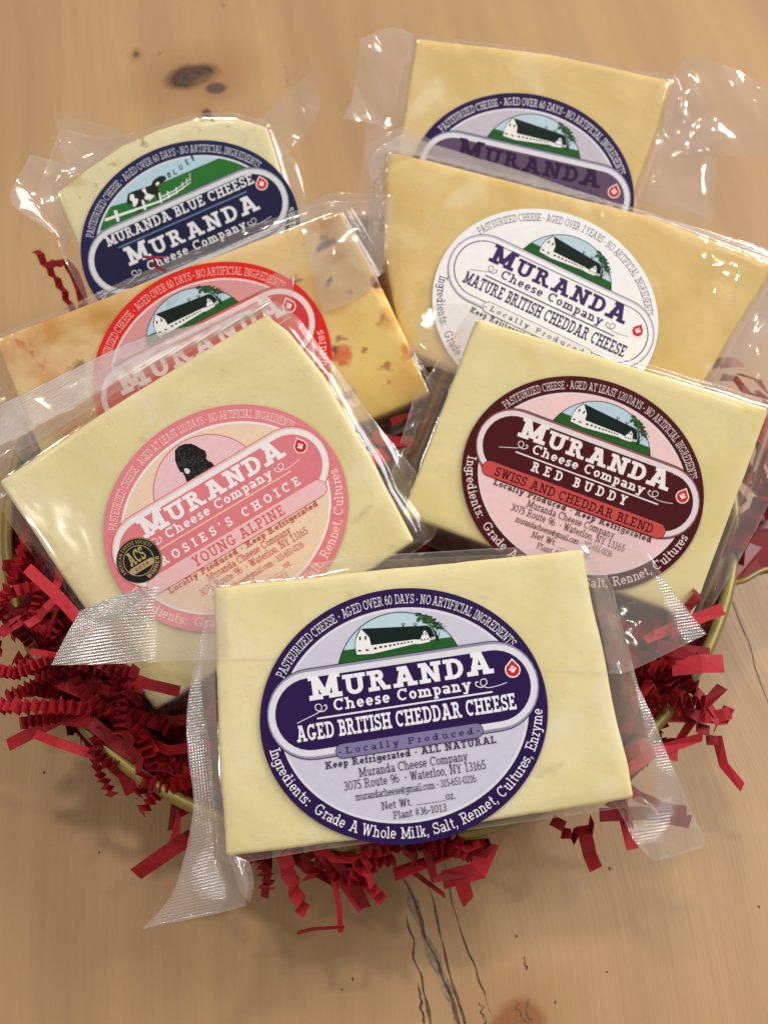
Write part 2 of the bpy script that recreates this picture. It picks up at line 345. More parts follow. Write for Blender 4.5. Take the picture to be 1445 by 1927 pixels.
        if ch == 'w': q.D(.28, 0, .46, X); q.D(.62, 0, .44, X); q.D(.62, 0, .84 - h * .3, X); q.SL(0, .06 + h + .06, X, 0); q.SL(.76, .86 + h * .7 + .04, X, 0); adv = .88 + h * .7
        elif ch == 'v': q.D(.28, 0, .5, X); q.SL(0, .06 + h + .06, X, 0); q.SL(.44, .5 + h + .06, X, 0); adv = .56 + h
        else: q.D(.18, -.28, .5, X); q.SL(0, .06 + h + .06, X, 0); q.SL(.44, .5 + h + .06, X, 0); q.SL(.02, .2 + h, -.28, 1); adv = .56 + h
    elif ch == 'x': q.D(.42, 0, .06, X); q.D(.06, 0, .42, X); adv = .48 + h
    elif ch == 'z': q.R(.02, X - s, .48, X); q.R(.02, 0, .5, s); q.D(.02, 0, .48 - h, X); adv = .52
    # ---- figures
    elif ch == '1': q.V(.24, 0, 1, top=False, e=.14); q.D(.06, .78, .24, 1, .8); adv = .5 + W * .5
    elif ch == '2': q.A(.31, .69, .3, .31, -20, 165, 9); q.D(.02, s * .7, .56 - h * .7, .62); q.R(.02, 0, .62, s); adv = .64
    elif ch == '3': q.A(.3, .735, .27, .265, -90, 150, 9); q.A(.3, .28, .32, .28, -150, 90, 9); adv = .64
    elif ch == '4': q.R(.4, 0, .4 + W, 1); q.R(0, .24, .64, .24 + s); q.D(0, .26, .4, 1, .95); q.SL(.3, .5 + W, 0, 1); adv = .66
    elif ch == '5': q.R(.1, 1 - s, .56, 1); q.R(.1, .5, .1 + W, 1); q.A(.28, .31, .32, .31, -150, 110, 10); adv = .62
    elif ch == '6': q.A(.32, .31, .32, .31, 0, 360, 14); q.A(.42, .5, .42, .5, 95, 200, 6); adv = .64
    elif ch == '7': q.R(.02, 1 - s, .6, 1); q.D(.16, 0, .6 - h, 1); adv = .6
    elif ch == '8': q.O(.31, .735, .27, .265); q.O(.31, .28, .31, .28); adv = .62
    elif ch == '9': q.A(.32, .69, .32, .31, 0, 360, 14); q.A(.22, .5, .42, .5, -85, 20, 6); adv = .64
    # ---- signs
    elif ch == '.': q.R(.04, 0, .04 + W * 1.2, W * 1.2); adv = .1 + W * 1.3
    elif ch == ',': q.R(.04, 0, .04 + W * 1.1, W * 1.1); q.D(.0, -.18, .04 + W * .3, .02, .7); adv = .12 + W * 1.2
    elif ch == ':': q.R(.04, 0, .04 + W * 1.2, W * 1.2); q.R(.04, .5, .04 + W * 1.2, .5 + W * 1.2); adv = .1 + W * 1.2
    elif ch == '-': q.R(.03, .32, .33, .32 + s); adv = .36
    elif ch == '_': q.R(0, -.06, .5, -.06 + s * .6); adv = .5
    elif ch == '*': q.p.append([(.15 + .11 * math.cos(a * .785), .42 + .11 * math.sin(a * .785)) for a in range(8)]); adv = .3
    elif ch == "'": q.D(.02, .7, .06, 1, 1); adv = .16 + W
    elif ch == '!': q.R(.05, .3, .05 + W, 1); q.R(.05, 0, .05 + W, W); adv = .1 + W
    elif ch == '~': q.A(.14, .36, .15, .12, 0, 180, 5); q.A(.42 - W, .36, .15, .12, 180, 360, 5); adv = .52
    elif ch == '#': q.D(.12, 0, .2, 1, .7); q.D(.36, 0, .44, 1, .7); q.R(0, .3, .6, .3 + s * .7); q.R(.02, .62, .62, .62 + s * .7); adv = .64
    elif ch == '@': q.A(.4, .4, .4, .48, 20, 330, 12); q.A(.4, .4, .2, .24, 0, 360, 10); q.R(.6 - W, .2, .6, .6); adv = .82
    elif ch == '^': q.R(0, 1 - s, .4, 1); q.R(.2 - W / 2, .5, .2 + W / 2, 1); q.R(.48, .5, .48 + W, 1); q.R(.84, .5, .84 + W, 1); q.D(.66 - h * .4, .6, .48, 1, .8); q.D(.66 - h * .4, .6, .84, 1, .8); adv = .95 + W  # TM
    else: adv = .4
    return q.p, adv
GC = {}
def glyph(ch, w, sl=True):
    k = (ch, round(w, 3), sl)
    if k not in GC:
        p, a = draw(ch, w, sl); GC[k] = ((union(p) if p else ([], [])), a)
    return GC[k]

class Print:
    "flat print: collects triangles in label units"
    def __init__(s): s.v = []; s.f = []
    def add(s, vs, fs, fn=lambda x, y: (x, y)):
        b = len(s.v); s.v += [fn(x, y) for x, y in vs]; s.f += [tuple(b + i for i in f) for f in fs]; return s
    def poly(s, *ps): vs, fs = union(list(ps)); return s.add(vs, fs)
    def line(s, text, u0, u1, v, cap, w=.16, track=.1, sl=True, caps=None, slope=0.0):
        "text fitted between u0 and u1 on baseline v"
        gs = [glyph(c, w, sl) for c in text]; sc = [(caps[i] if caps else 1.0) for i in range(len(text))]
        tot = sum(g[1] * k + track for g, k in zip(gs, sc)) - track
        kx = (u1 - u0) / (tot * cap); x = 0
        for (g, a), k in zip(gs, sc):
            if g[0]: s.add(g[0], g[1], lambda gx, gy: (u0 + (x + gx * k) * cap * kx, v + gy * cap * k + slope * ((x + gx * k) * cap * kx)))
            x += a * k + track
        return s
    def arc(s, text, ea, eb, t0, t1, cap, w=.14, track=.08, top=True, sl=True, cx=0, cy=0):
        "text along an ellipse between parameter angles t0 and t1 (degrees)"
        N = 400; ts = [rad(t0 + (t1 - t0) * i / N) for i in range(N + 1)]
        pts = [(cx + ea * math.cos(t), cy + eb * math.sin(t)) for t in ts]; cum = [0]
        for i in range(N): cum.append(cum[-1] + math.dist(pts[i], pts[i + 1]))
        gs = [glyph(c, w, sl) for c in text]; tot = sum(g[1] + track for g in gs) - track
        kx = cum[-1] / (tot * cap); x = 0
        for g, a in gs:
            mid = (x + a / 2) * cap * kx; i = min(range(N + 1), key=lambda j: abs(cum[j] - mid)); i = min(max(i, 1), N - 1)
            tx, ty = pts[i + 1][0] - pts[i - 1][0], pts[i + 1][1] - pts[i - 1][1]; l = math.hypot(tx, ty); tx /= l; ty /= l
            ox, oy = pts[i]
            if g[0]: s.add(g[0], g[1], lambda gx, gy: (ox + tx * (gx - a / 2) * cap * kx - ty * gy * cap, oy + ty * (gx - a / 2) * cap * kx + tx * gy * cap))
            x += a + track
        return s
    def stroke(s, pts, w0, w1=None, n=24):
        w1 = w0 if w1 is None else w1
        P_ = [Vector(p) for p in pts]; q = [spline(P_, i / n) for i in range(n + 1)]; ps = []
        for i in range(n):
            d = (q[i + 1] - q[i]).normalized(); nn = Vector((-d.y, d.x)); a = w0 + (w1 - w0) * i / n; b = w0 + (w1 - w0) * (i + 1) / n
            q0, q1 = q[i] - d * a * .15, q[i + 1] + d * a * .15
            ps.append([tuple(q0 + nn * a / 2), tuple(q0 - nn * a / 2), tuple(q1 - nn * b / 2), tuple(q1 + nn * b / 2)])
        return s.poly(*ps)

def ell(a, b, n=96, cx=0, cy=0): return [(cx + a * math.cos(2 * math.pi * i / n), cy + b * math.sin(2 * math.pi * i / n)) for i in range(n)]
def ellring(a, b, w, n=96):
    o, i = ell(a, b, n), ell(a - w, b - w, n); v = o + i
    return v, [(k, (k + 1) % n, n + (k + 1) % n, n + k) for k in range(n)]
def stad(x0, x1, yc, h, n=16):
    p = [(x1 - h + h * math.cos(rad(-90 + 180 * i / n)), yc + h * math.sin(rad(-90 + 180 * i / n))) for i in range(n + 1)]
    return p + [(x0 + h + h * math.cos(rad(90 + 180 * i / n)), yc + h * math.sin(rad(90 + 180 * i / n))) for i in range(n + 1)]
def clip(poly, a, b, c):
    "keep a*x+b*y>=c"
    out = []
    for i in range(len(poly)):
        p, q = poly[i - 1], poly[i]; dp, dq = a * p[0] + b * p[1] - c, a * q[0] + b * q[1] - c
        if (dp >= 0) != (dq >= 0): t = dp / (dp - dq); out.append((p[0] + (q[0] - p[0]) * t, p[1] + (q[1] - p[1]) * t))
        if dq >= 0: out.append(q)
    return out

# ------------------------------------------------------------------ packs
class Pack:
    def __init__(s, name, label, cx, cy, depth, rot, apx, tilt=0, yaw=0, thick=.018):
        z = -AF; x = AR.copy(); y = AU.copy()
        t = rad(tilt); y2 = y * math.cos(t) + AF * math.sin(t); z2 = z * math.cos(t) + y * math.sin(t)
        a = rad(yaw); x3 = x * math.cos(a) - z2 * math.sin(a); z3 = z2 * math.cos(a) + x * math.sin(a)
        r = rad(rot); xx = x3 * math.cos(r) + y2 * math.sin(r); yy = -x3 * math.sin(r) + y2 * math.cos(r)
        s.o = CAM + ray(cx, cy) * depth; s.x, s.y, s.z = xx, yy, z3
        M = Matrix((xx, yy, z3)).transposed().to_4x4(); M.translation = s.o
        s.e = tag(empty(name, mat=M), label, 'cheese'); s.e['group'] = 'vacuum packed cheeses in the gift tin'
        s.a = apx * depth / FPX; s.th = thick; s.apx = apx; s.rot = r; s.cx, s.cy = cx, cy
    def loc(s, px, py, zl=0.0):
        d = ray(px, py); n = s.z; t = ((s.o + n * zl - CAM).dot(n)) / d.dot(n); q = CAM + d * t - s.o
        return Vector((q.dot(s.x), q.dot(s.y), zl))
    def art(s, px, py):   # photo pixel -> label units
        dx, dy = px - s.cx, -(py - s.cy); c, q = math.cos(s.rot), math.sin(s.rot)
        return ((dx * c + dy * q) / s.apx, (-dx * q + dy * c) / s.apx)
    # ---- the block of cheese
    def block(s, corners, mat, wob=.00028, r=.0014, seed=0, step=.004):
        c = [s.loc(*p).xy for p in corners]
        if sum(c[i - 1].x * c[i].y - c[i].x * c[i - 1].y for i in range(len(c))) < 0: c = c[::-1]
        out = []
        n = len(c)
        for i in range(n):
            p0, p1, p2 = c[i - 1], c[i], c[(i + 1) % n]; d0 = (p0 - p1).normalized(); d2 = (p2 - p1).normalized(); rr = min(r, (p0 - p1).length * .3, (p2 - p1).length * .3)
            for k in range(5):
                t = k / 4; a, b_ = p1 + d0 * rr, p1 + d2 * rr; out.append((1 - t) ** 2 * a + 2 * t * (1 - t) * p1 + t * t * b_)
            nx = c[(i + 1) % n] - d2 * 0; e = (p2 - p1).length; m = max(2, int(e / step)); a = p1 + d2 * rr; b_ = p2 - d2 * min(r, e * .3)
            for k in range(1, m): out.append(a.lerp(b_, k / m))
        N = len(out)
        nor = []
        for i in range(N):
            t = (out[(i + 1) % N] - out[i - 1]).normalized(); nor.append(Vector((t.y, -t.x)))
        out = [p + nn * wob * (nz(p.x * 60 + seed, p.y * 60) * 1.2 + .5 * nz(p.x * 220, p.y * 220, seed)) for p, nn in zip(out, nor)]
        s.outline = out
        b = .0013
        rings = [(-b, 0.0), (-b * .35, -b * .3), (0, -b), (0.0, -s.th + b), (-b, -s.th)]
        V, F = [], []
        for off, z in rings:
            V += [(p.x + nn.x * off, p.y + nn.y * off, z) for p, nn in zip(out, nor)]
        for k in range(len(rings) - 1):
            for i in range(N): j = (i + 1) % N; F.append((k * N + i, k * N + j, (k + 1) * N + j, (k + 1) * N + i)[::-1])
        F.append(list(range((len(rings) - 1) * N, len(rings) * N))[::-1])
        # face with gentle unevenness, held flat under the label
        ins = [Vector((V[i][0], V[i][1])) for i in range(N)]
        xs = [p.x for p in ins]; ys = [p.y for p in ins]; g = []
        st = .0035; x = min(xs)
        while x < max(xs):
            y = min(ys)
            while y < max(ys):
                if inside((x, y), ins) and edist((x, y), ins) > .0018: g.append(Vector((x + .0005 * math.sin(y * 900), y)))
                y += st
            x += st
        ov, oe, of, _, _, oo = delaunay_2d_cdt(ins + g, [], [list(range(N))], 0, 1e-7)
        base = len(V)
        key = {}
        for i, p in enumerate(ov):
            d = edist((p.x, p.y), ins)
            if d < 1e-6: V.append((p.x, p.y, 0.0)); continue
            lb = (p.x / s.a) ** 2 + (p.y / (s.a * .865)) ** 2
            f = min(1, d / .006) * sstep((lb - .9) / .6)
            V.append((p.x, p.y, f * .0004 * nz(p.x * 70, p.y * 70, seed + 3)))
        F += [tuple(base + i for i in f) for f, o_ in zip(of, oo) if o_]
        me = mesh('cheese_block', V, F, mat, s.e, smooth=True)
        bm = bmesh.new(); bm.from_mesh(me.data); bmesh.ops.remove_doubles(bm, verts=bm.verts, dist=1e-6); bmesh.ops.recalc_face_normals(bm, faces=bm.faces); bm.to_mesh(me.data); bm.free()
        s.block_o = me
        return me
    # ---- the welded film round it: a front and a back sheet
    def pouch(s, outline_px, mat, fall=.011, wr=.0010, seed=0, seam=None, z0=.0003, back=True, lift=None, hz_fn=None):
        o = [s.loc(*p).xy for p in outline_px]; o = rounded(o, .002)
        if sum(o[i - 1].x * o[i].y - o[i].x * o[i - 1].y for i in range(len(o))) < 0: o = o[::-1]
        o = dens(o, .003); N = len(o)
        nor = [(lambda t: Vector((t.y, -t.x)))((o[(i + 1) % N] - o[i - 1]).normalized()) for i in range(N)]
        i2 = [p - nn * .0004 for p, nn in zip(o, nor)]
        xs = [p.x for p in o]; ys = [p.y for p in o]; g = []; x = min(xs); st = .0017; row = 0
        while x < max(xs):
            y = min(ys) + (row % 2) * st / 2; row += 1
            while y < max(ys):
                if inside((x, y), o) and edist((x, y), o) > .0012: g.append(Vector((x, y)))
                y += st
            x += st
        ov, oe, of, _, _, oo = delaunay_2d_cdt(o + i2 + g, [], [list(range(N))], 0, 1e-7)
        fs = [tuple(f) for f, q in zip(of, oo) if q]
        V, E, Hh = [], [], []
        V2 = []
        for p in ov:
            dd = edist((p.x, p.y), s.outline); ins_ = inside((p.x, p.y), s.outline); de = edist((p.x, p.y), o)
            d = -dd if ins_ else dd
            wv = 0
            if d > 0:
                k = sstep(d / fall); am = wr * min(1, d / .005)
                ang = math.atan2(p.y, p.x)
                wv = am * (1.1 * (abs(nz(p.x * 45, p.y * 45, seed)) ** .8 - .3) + .6 * nz(ang * 7, d * 30, seed + 7) + .9 * crumple(p.x, p.y, seed))
                z = z0 - s.th * .5 * k + wv
            else:
                k = 0; z = z0 + (.00010 * nz(p.x * 70, p.y * 70, seed) + .0001) * min(1, -d / .002)
            if lift: z += lift(p.x, p.y, d)
            V.append((p.x, p.y, z))
            zb = (-s.th - .0003 + s.th * .5 * k + wv * .8 - .0003) if d > 0 else -s.th - .0005
            if lift and d > 0: zb += lift(p.x, p.y, d)
            V2.append((p.x, p.y, min(zb, z - .0002)))
            E.append(seam(p.x, p.y, d) if seam else 0.0); Hh.append(.30 if de < .00015 else ((hz_fn(p.x, p.y, d) if hz_fn else .045) + .06 * max(0, nz(p.x * 60, p.y * 60, 9)) if d > 0 else 0))
        if back:
            n0 = len(V); keep = [f for f in fs if not all(inside((ov[i].x, ov[i].y), s.outline) for i in f)]
            V += V2; E += E[:n0]; Hh += [h * .6 for h in Hh[:n0]]
            fs = fs + [tuple(n0 + i for i in f[::-1]) for f in keep]
        ob = mesh('film_pouch', V, fs, mat, s.e, smooth=True, attrs={'emb': E, 'haze': Hh})
        bm = bmesh.new(); bm.from_mesh(ob.data); bmesh.ops.delete(bm, geom=[v for v in bm.verts if not v.link_faces], context='VERTS'); bm.to_mesh(ob.data); bm.free()
        return ob
    # ---- a loose flap of film: rows of (px, py, height over the face)
    def flap(s, rows, mat, nu=40, nv=16, wr=.0007, emb=None, seed=0, name='film_flap', haze=.15, wf=48, rw=.00022):
        ctrl = [[(lambda v: Vector((v.x, v.y, r[2])))(s.loc(r[0], r[1], r[2])) for r in row] for row in rows]
        us = [0, .004] + [(i + 1) / (nu + 1) for i in range(nu)] + [.996, 1]; vs = [0, .012] + [(i + 1) / (nv + 1) for i in range(nv)] + [.988, 1]
        V, F, E, Hh = [], [], [], []
        for j, v in enumerate(vs):
            for i, u in enumerate(us):
                p = spline([spline(row, u) for row in ctrl], v)
                ed = min(u, 1 - u, v, 1 - v)
                q = wr * (1.6 * abs(nz(p.x * wf, p.y * wf, seed)) + nz(p.x * wf * .5, p.y * wf * .5, seed + 5)) + rw * 2.6 * crumple(p.x, p.y, seed)
                V.append((p.x, p.y, p.z + q)); E.append(emb(u, v) if emb else 0.0)
                Hh.append(.30 if ed < 1e-6 else (haze(u, v) if callable(haze) else haze) + .05 * max(0, nz(p.x * 60, p.y * 60, 4)))
        n = len(us)
        for j in range(len(vs) - 1):
            for i in range(n - 1): F.append((j * n + i, j * n + i + 1, (j + 1) * n + i + 1, (j + 1) * n + i))
        return mesh(name, V, F, mat, s.e, smooth=True, attrs={'emb': E, 'haze': Hh})
    # ---- print
    def layer(s, name, pr, hexc, lev, parent):
        z = .0011 + lev * .000012
        return mesh(name, [(x * s.a, y * s.a, z) for x, y in pr.v], pr.f, ink(hexc), parent)

def inside(p, poly):
    x, y = p; c = False; j = len(poly) - 1
    for i in range(len(poly)):
        a, b = poly[i], poly[j]
        if (a[1] > y) != (b[1] > y) and x < (b[0] - a[0]) * (y - a[1]) / (b[1] - a[1]) + a[0]: c = not c
        j = i
    return c
_EC = {}
def edist(p, poly):
    k = id(poly)
    if k not in _EC or _EC[k][0] is not poly:
        A = np.array([[q[0], q[1]] for q in poly]); B = np.roll(A, -1, 0); D = B - A; _EC[k] = (poly, A, D, (D * D).sum(1) + 1e-18)
    _, A, D, L = _EC[k]; q = np.array(p) - A; t = np.clip((q * D).sum(1) / L, 0, 1); r = q - D * t[:, None]
    return float(np.sqrt((r * r).sum(1).min()))
def rounded(c, r):
    out = []; n = len(c)
    for i in range(n):
        p0, p1, p2 = c[i - 1], c[i], c[(i + 1) % n]; rr = min(r, (p0 - p1).length * .35, (p2 - p1).length * .35); a = p1 + (p0 - p1).normalized() * rr; b = p1 + (p2 - p1).normalized() * rr
        for k in range(4): t = k / 3; out.append((1 - t) ** 2 * a + 2 * t * (1 - t) * p1 + t * t * b)
    return out
def dens(c, st):
    out = []
    for i in range(len(c)):
        a, b = c[i], c[(i + 1) % len(c)]; m = max(1, int((b - a).length / st)); out += [a.lerp(b, k / m) for k in range(m)]
    return out

# ------------------------------------------------------------------ label art
BARN = {}
def crop5(x, y):    # drawing coordinates of the barn picture -> label units
    dx, dy = x - 771, -(y - 1069); c, q = math.cos(rad(8.5)), math.sin(rad(8.5)); return ((dx * c + dy * q) / 1304, (-dx * q + dy * c) / 1304)
def barn(L, lev, label_o, vtop, dark='#061c18', sky='#b4cfe0', line='#1c1b22'):
    cpt = lambda pts: [crop5(*p) for p in pts]
    cxx, cyy, R = .02, .25, .443
    circ = ell(R, R, 72, cxx, cyy)
    seg = clip(circ, 0, 1, vtop)
    L.layer('picture_outline', Print().poly(clip(ell(R + .007, R + .007, 72, cxx, cyy), 0, 1, vtop)), line, lev, label_o)
    L.layer('picture_sky', Print().poly(seg), sky, lev + 1, label_o)
    # grass: below the line of the field
    a, b = crop5(225, 507), crop5(1215, 387); nx, ny = (b[1] - a[1]), -(b[0] - a[0])
    grass = clip(seg, nx, ny, nx * a[0] + ny * a[1])
    L.layer('picture_grass', Print().poly(grass), '#1d5a24', lev + 2, label_o)
    blk = Print()
    # black keylines: each shape a little larger underneath
    gable = cpt([(380, 314), (335, 400), (328, 475), (342, 548), (485, 540), (480, 462), (455, 392)])
    wall = cpt([(481, 462), (870, 410), (925, 412), (925, 450), (870, 450), (485, 540)])
    roof = cpt([(380, 312), (985, 282), (1020, 300), (1060, 380), (1008, 396), (985, 345), (962, 325), (940, 350), (925, 408), (870, 406), (472, 462), (455, 388)])
    sg = cpt([(961, 326), (928, 395), (922, 450), (1012, 430), (1008, 398), (988, 348)])
    an = cpt([(1012, 393), (1058, 381), (1058, 404), (1013, 417)])
    def grow(p, g=.005):
        cx = sum(q[0] for q in p) / len(p); cy = sum(q[1] for q in p) / len(p)
        return [(x + g * (1 if x > cx else -1), y + g * (1 if y > cy else -1)) for x, y in p]
    tl = lambda pts, w0, w1: blk.stroke(cpt(pts), w0 / 1304, w1 / 1304, 8)
    blk.poly(grow(gable), grow(wall, .003), grow(sg, .003), grow(an, .003))
    tl([(1082, 420), (1070, 370), (1040, 310), (1000, 250)], 26, 8); tl([(1085, 415), (1092, 370), (1105, 330)], 10, 5); tl([(1066, 350), (1090, 300), (1110, 280)], 10, 4); tl([(1035, 300), (1050, 260), (1045, 230)], 9, 4)
    tl([(225, 545), (290, 552), (330, 540)], 3, 3); tl([(500, 548), (760, 505), (900, 470)], 3, 3); tl([(1020, 470), (1060, 455), (1090, 440)], 3, 3)
    for x in (767, 878):
        blk.stroke([crop5(x + 17 * math.cos(t * .785), 270 + 8 * math.sin(t * .785)) for t in range(9)], .004, .004, 12)
        tl([(x, 278), (x, 290)], 14, 14)
    L.layer('picture_keyline', blk, '#12120f', lev + 3, label_o)
    L.layer('barn_wall', Print().poly(gable, wall, sg, an), '#e6e9ec', lev + 4, label_o)
    L.layer('barn_roof', Print().poly(roof), dark, lev + 5, label_o)
    wn = Print(); q = []
    for i, (x, y) in enumerate([(512, 491), (560, 480), (605, 473), (647, 466), (685, 458), (719, 451), (753, 446), (781, 441), (813, 436), (845, 431)]):
        d = 12.5 - i * .5; q.append(cpt([(x - d, y - d * .75), (x + d, y - d * .95), (x + d, y + d * .65), (x - d, y + d * .85)]))
    for x, y, a, b in [(370, 400, 8, 17), (422, 395, 8, 17), (367, 512, 16, 7), (437, 506, 16, 7), (946, 359, 5, 13), (973, 357, 5, 12), (939, 414, 7, 7), (965, 409, 6, 7), (991, 405, 6, 7), (1024, 400, 5, 6), (1043, 395, 5, 6)]:
        q.append(cpt([(x - a, y - b), (x + a, y - b), (x + a, y + b), (x - a, y + b)]))
    wn.poly(*q); L.layer('barn_windows', wn, '#14130f', lev + 6, label_o)
    rn = random.Random(5); tp = []
    for k in range(170):
        t = rn.random(); x = 905 + 225 * t + rn.uniform(-28, 28); y = 200 + 105 * t ** 1.3 + rn.uniform(-38, 34); r = rn.uniform(7, 16)
        if math.dist(crop5(x, y), (cxx, cyy)) > R + .02: continue
        n = rn.randint(5, 7); a0 = rn.random() * 6
        tp.append(cpt([(x + r * rn.uniform(.5, 1.2) * math.cos(a0 + 6.283 * i / n), y + r * rn.uniform(.5, 1.2) * math.sin(a0 + 6.283 * i / n)) for i in range(n)]))
    half = len(tp) // 2
    L.layer('tree_foliage', Print().poly(*tp[:half + 15]), '#0e1410', lev + 6, label_o)
    L.layer('tree_highlight', Print().poly(*[t for t in tp[half + 15:]]), '#27542a', lev + 7, label_o)

def swirls(pr, w=.007, v=.115, dark=False):
    for sgn in (-1, 1):
        u = .53 * sgn
        pts = [(u + sgn * .21, v + sgn * .0 - .045 + .03 * sgn), (u + sgn * .14, v - .04 + .012 * sgn), (u + sgn * .07, v - .03 + .0 * sgn), (u + sgn * .03, v - .005), (u + sgn * .035, v + .028), (u + sgn * .065, v + .03), (u + sgn * .07, v + .0), (u + sgn * .03, v - .022), (u - sgn * .005, v - .005), (u - sgn * .004, v + .018), (u + sgn * .012, v + .016)]
        pr.stroke(pts, w * .6, w, 40)

def seal(L, lev, o, u=.795, v=.185, r=.055, deg=0, faint=False):
    def drop(k):
        p = [(math.cos(rad(a)) * k, math.sin(rad(a)) * k - .1 * r) for a in range(-215, 36, 14)]; p.append((.15 * k, 1.45 * k - .1 * r))
        return [(u + x, v + y) for x, y in p]
    L.layer('seal_rim', Print().poly(drop(r)), '#e9e2e4', lev, o)
    L.layer('seal_drop', Print().poly(drop(r * .84)), '#c4202c', lev + 1, o)
    d = r * .50; L.layer('seal_diamond', Print().poly([(u, v + d), (u + d, v), (u, v - d), (u - d, v)]), '#f0e8e8', lev + 2, o)
    L.layer('seal_lettering', Print().line('REAL', u - d * .68, u + d * .68, v - r * .02, r * .30, .17, .08, sl=False), '#a81824', lev + 3, o)

def lower_text(sm, sb, v0, ing=True, first='Keep Refrigerated * ALL NATURAL', dv=(0, -.085, -.16, -.235, -.322, -.392)):
    sb.line(first, -.585 if 'NATURAL' in first else -.68, .6 if 'NATURAL' in first else .68, v0, .048, .19, .14)
    sm.line('Muranda Cheese Company', -.365, .386, v0 + dv[1], .060, .115, .07)
    sm.line('3075 Route 96  * Waterloo, NY 13165', -.48, .50, v0 + dv[2], .060, .115, .07)
    sm.line('murandacheese@gmail.com * 315-651-0216', -.41, .42, v0 + dv[3], .050, .115, .03)
    sm.line('Net Wt. ________oz.', -.245, .265, v0 + dv[4], .052, .115, .07)
    sm.line('Plant #36-1013', -.175, .19, v0 + dv[5], .050, .115, .06)

def std_label(L, c, title, subtitle=None, age='AGED OVER 60 DAYS', style='cheddar', tm=False):
    "c: ring, panel, rim (light line round the panel), edge (shade line), band, text, small, pill, pilltext, key"
    base = [(x * L.a, y * L.a) for x, y in ell(1, .865, 120)]; n = 120
    lab = mesh('label', [(x, y, .0008) for x, y in base] + [(x, y, .0011) for x, y in base], [tuple(range(n, 2 * n))] + [(i, (i + 1) % n, n + (i + 1) % n, n + i) for i in range(n)], ink(c['ring']), L.e)
    VT = .395; BC, BH = .09, .305
    pr = Print(); pr.poly(ell(.868, .728)); L.layer('panel_rim', pr, c['rim'], 1, lab)
    L.layer('panel', Print().poly(ell(.850, .710)), c['panel'], 2, lab)
    if style == 'blue':
        VT = .385; BC, BH = .06, .325
        cowpic(L, 3, lab, VT)
    elif style == 'pink':
        R = .443; L.layer('picture_outline', Print().poly(clip(ell(R + .008, R + .008, 72, -.0, .25), 0, 1, VT)), '#d0606a', 3, lab)
        L.layer('picture_field', Print().poly(clip(ell(R, R, 72, -.0, .25), 0, 1, VT)), '#e3bfc9', 4, lab); dogpic(L, 5, lab)
    else: barn(L, 3, lab, VT, sky=c.get('sky', '#b4cfe0'), dark=c.get('roof', '#061c18'))
    l0 = 12
    L.layer('band_keyline', Print().poly(stad(-.945, .965, BC, BH + .006)), c['key'], l0, lab)
    L.layer('band_edge', Print().poly(stad(-.94, .96, BC, BH)), c['edge'], l0 + 1, lab)
    L.layer('band_rim', Print().poly(stad(-.93, .95, BC, BH - .018)), c['rim'], l0 + 2, lab)
    if c.get('key2'): L.layer('band_keyline', Print().poly(stad(-.895, .915, BC, BH - .052)), c['key2'], l0 + 3, lab)
    L.layer('band', Print().poly(stad(-.885, .905, BC, BH - .060)), c['band'], l0 + 4, lab)
    big, sm, sb = Print(), Print(), Print()
    caps = [1.2] + [1.0] * 5 + [1.12]
    if style == 'blue':
        big.line('MURANDA BLUE CHEESE', -.70, .73, .222, .095, .19, .10)
        big.line('MURANDA', -.59, .68, -.015, .142, .21, .20, caps=caps)
        big.line('Cheese Company', -.45, .50, -.125, .085, .17, .18)
        L.layer('rule', Print().poly([(-.62, .172), (.63, .172), (.63, .184), (-.62, .184)]), '#5b7fa6', 18, lab)
        swirls(big, v=-.1)
    else:
        if style == 'plain': big.line('MURANDA', -.74, .75, .135, .178, .24, .12, caps=caps)
        else: big.line('MURANDA', -.63, .665, .178, .140, .24, .12, caps=caps)
        big.line('Cheese Company', -.475, .49, .086 if style != 'plain' else .03, .080, .19, .14)
        swirls(big)
        L.layer('rule', Print().poly([(-.60, .046), (.63, .046), (.63, .057), (-.60, .057)]), c.get('rule', c['text']), 18, lab)
    if tm: sb_tm = Print().line('^', .66, .72, .30, .05, .14, 0); L.layer('trademark_sign', sb_tm, c['text'], 18, lab)
    if style == 'cheddar':
        big.line(title, -.755, .78, -.088, .110, .20, .07)
        ph, pc = .046, -.19
        L.layer('pill_keyline', Print().poly(stad(-.505, .525, pc, ph + .005)), c['key'], 18, lab)
        L.layer('pill', Print().poly(stad(-.50, .52, pc, ph)), c['pill'], 19, lab)
        L.layer('pill_lettering', Print().line('~Locally Produced~', -.485, .505, pc - .022, .046, .17, .42), c['pilltext'], 20, lab)
        lower_text(sm, sb, -.292)
    elif style in ('pink', 'maroon'):
        big.line(title, -.62 if style == 'pink' else -.434, .65 if style == 'pink' else .384, -.078 if style == 'pink' else -.052, .074 if style == 'pink' else .080, .21, .55)
        pc = -.178 if style == 'pink' else -.150; ph = .066 if style == 'pink' else .060
        L.layer('pill_keyline', Print().poly(stad(-.815, .815 if style == 'pink' else .765, pc, ph + .005)), c['pilltext'], 18, lab)
        L.layer('pill', Print().poly(stad(-.81, .81 if style == 'pink' else .76, pc, ph)), c['pill'], 19, lab)
        pl = Print().line(subtitle, -.40 if style == 'pink' else -.70, .425 if style == 'pink' else .66, pc - .042, .086 if style == 'pink' else .078, .18, .10 if style == 'maroon' else .16)
        L.layer('pill_lettering', pl, c['pilltext'], 20, lab)
        lower_text(sm, sb, -.295 if style == 'pink' else -.262, first='Locally Produced * Keep Refrigerated', dv=(0, -.075, -.148, -.222, -.295, -.365))
        if style == 'pink': medal(L, 21, lab)
    if style != 'blue' and style != 'plain':
        L.layer('small_lettering', sm, c['small'], 18, lab); L.layer('small_bold_lettering', sb, c['small'], 18, lab)
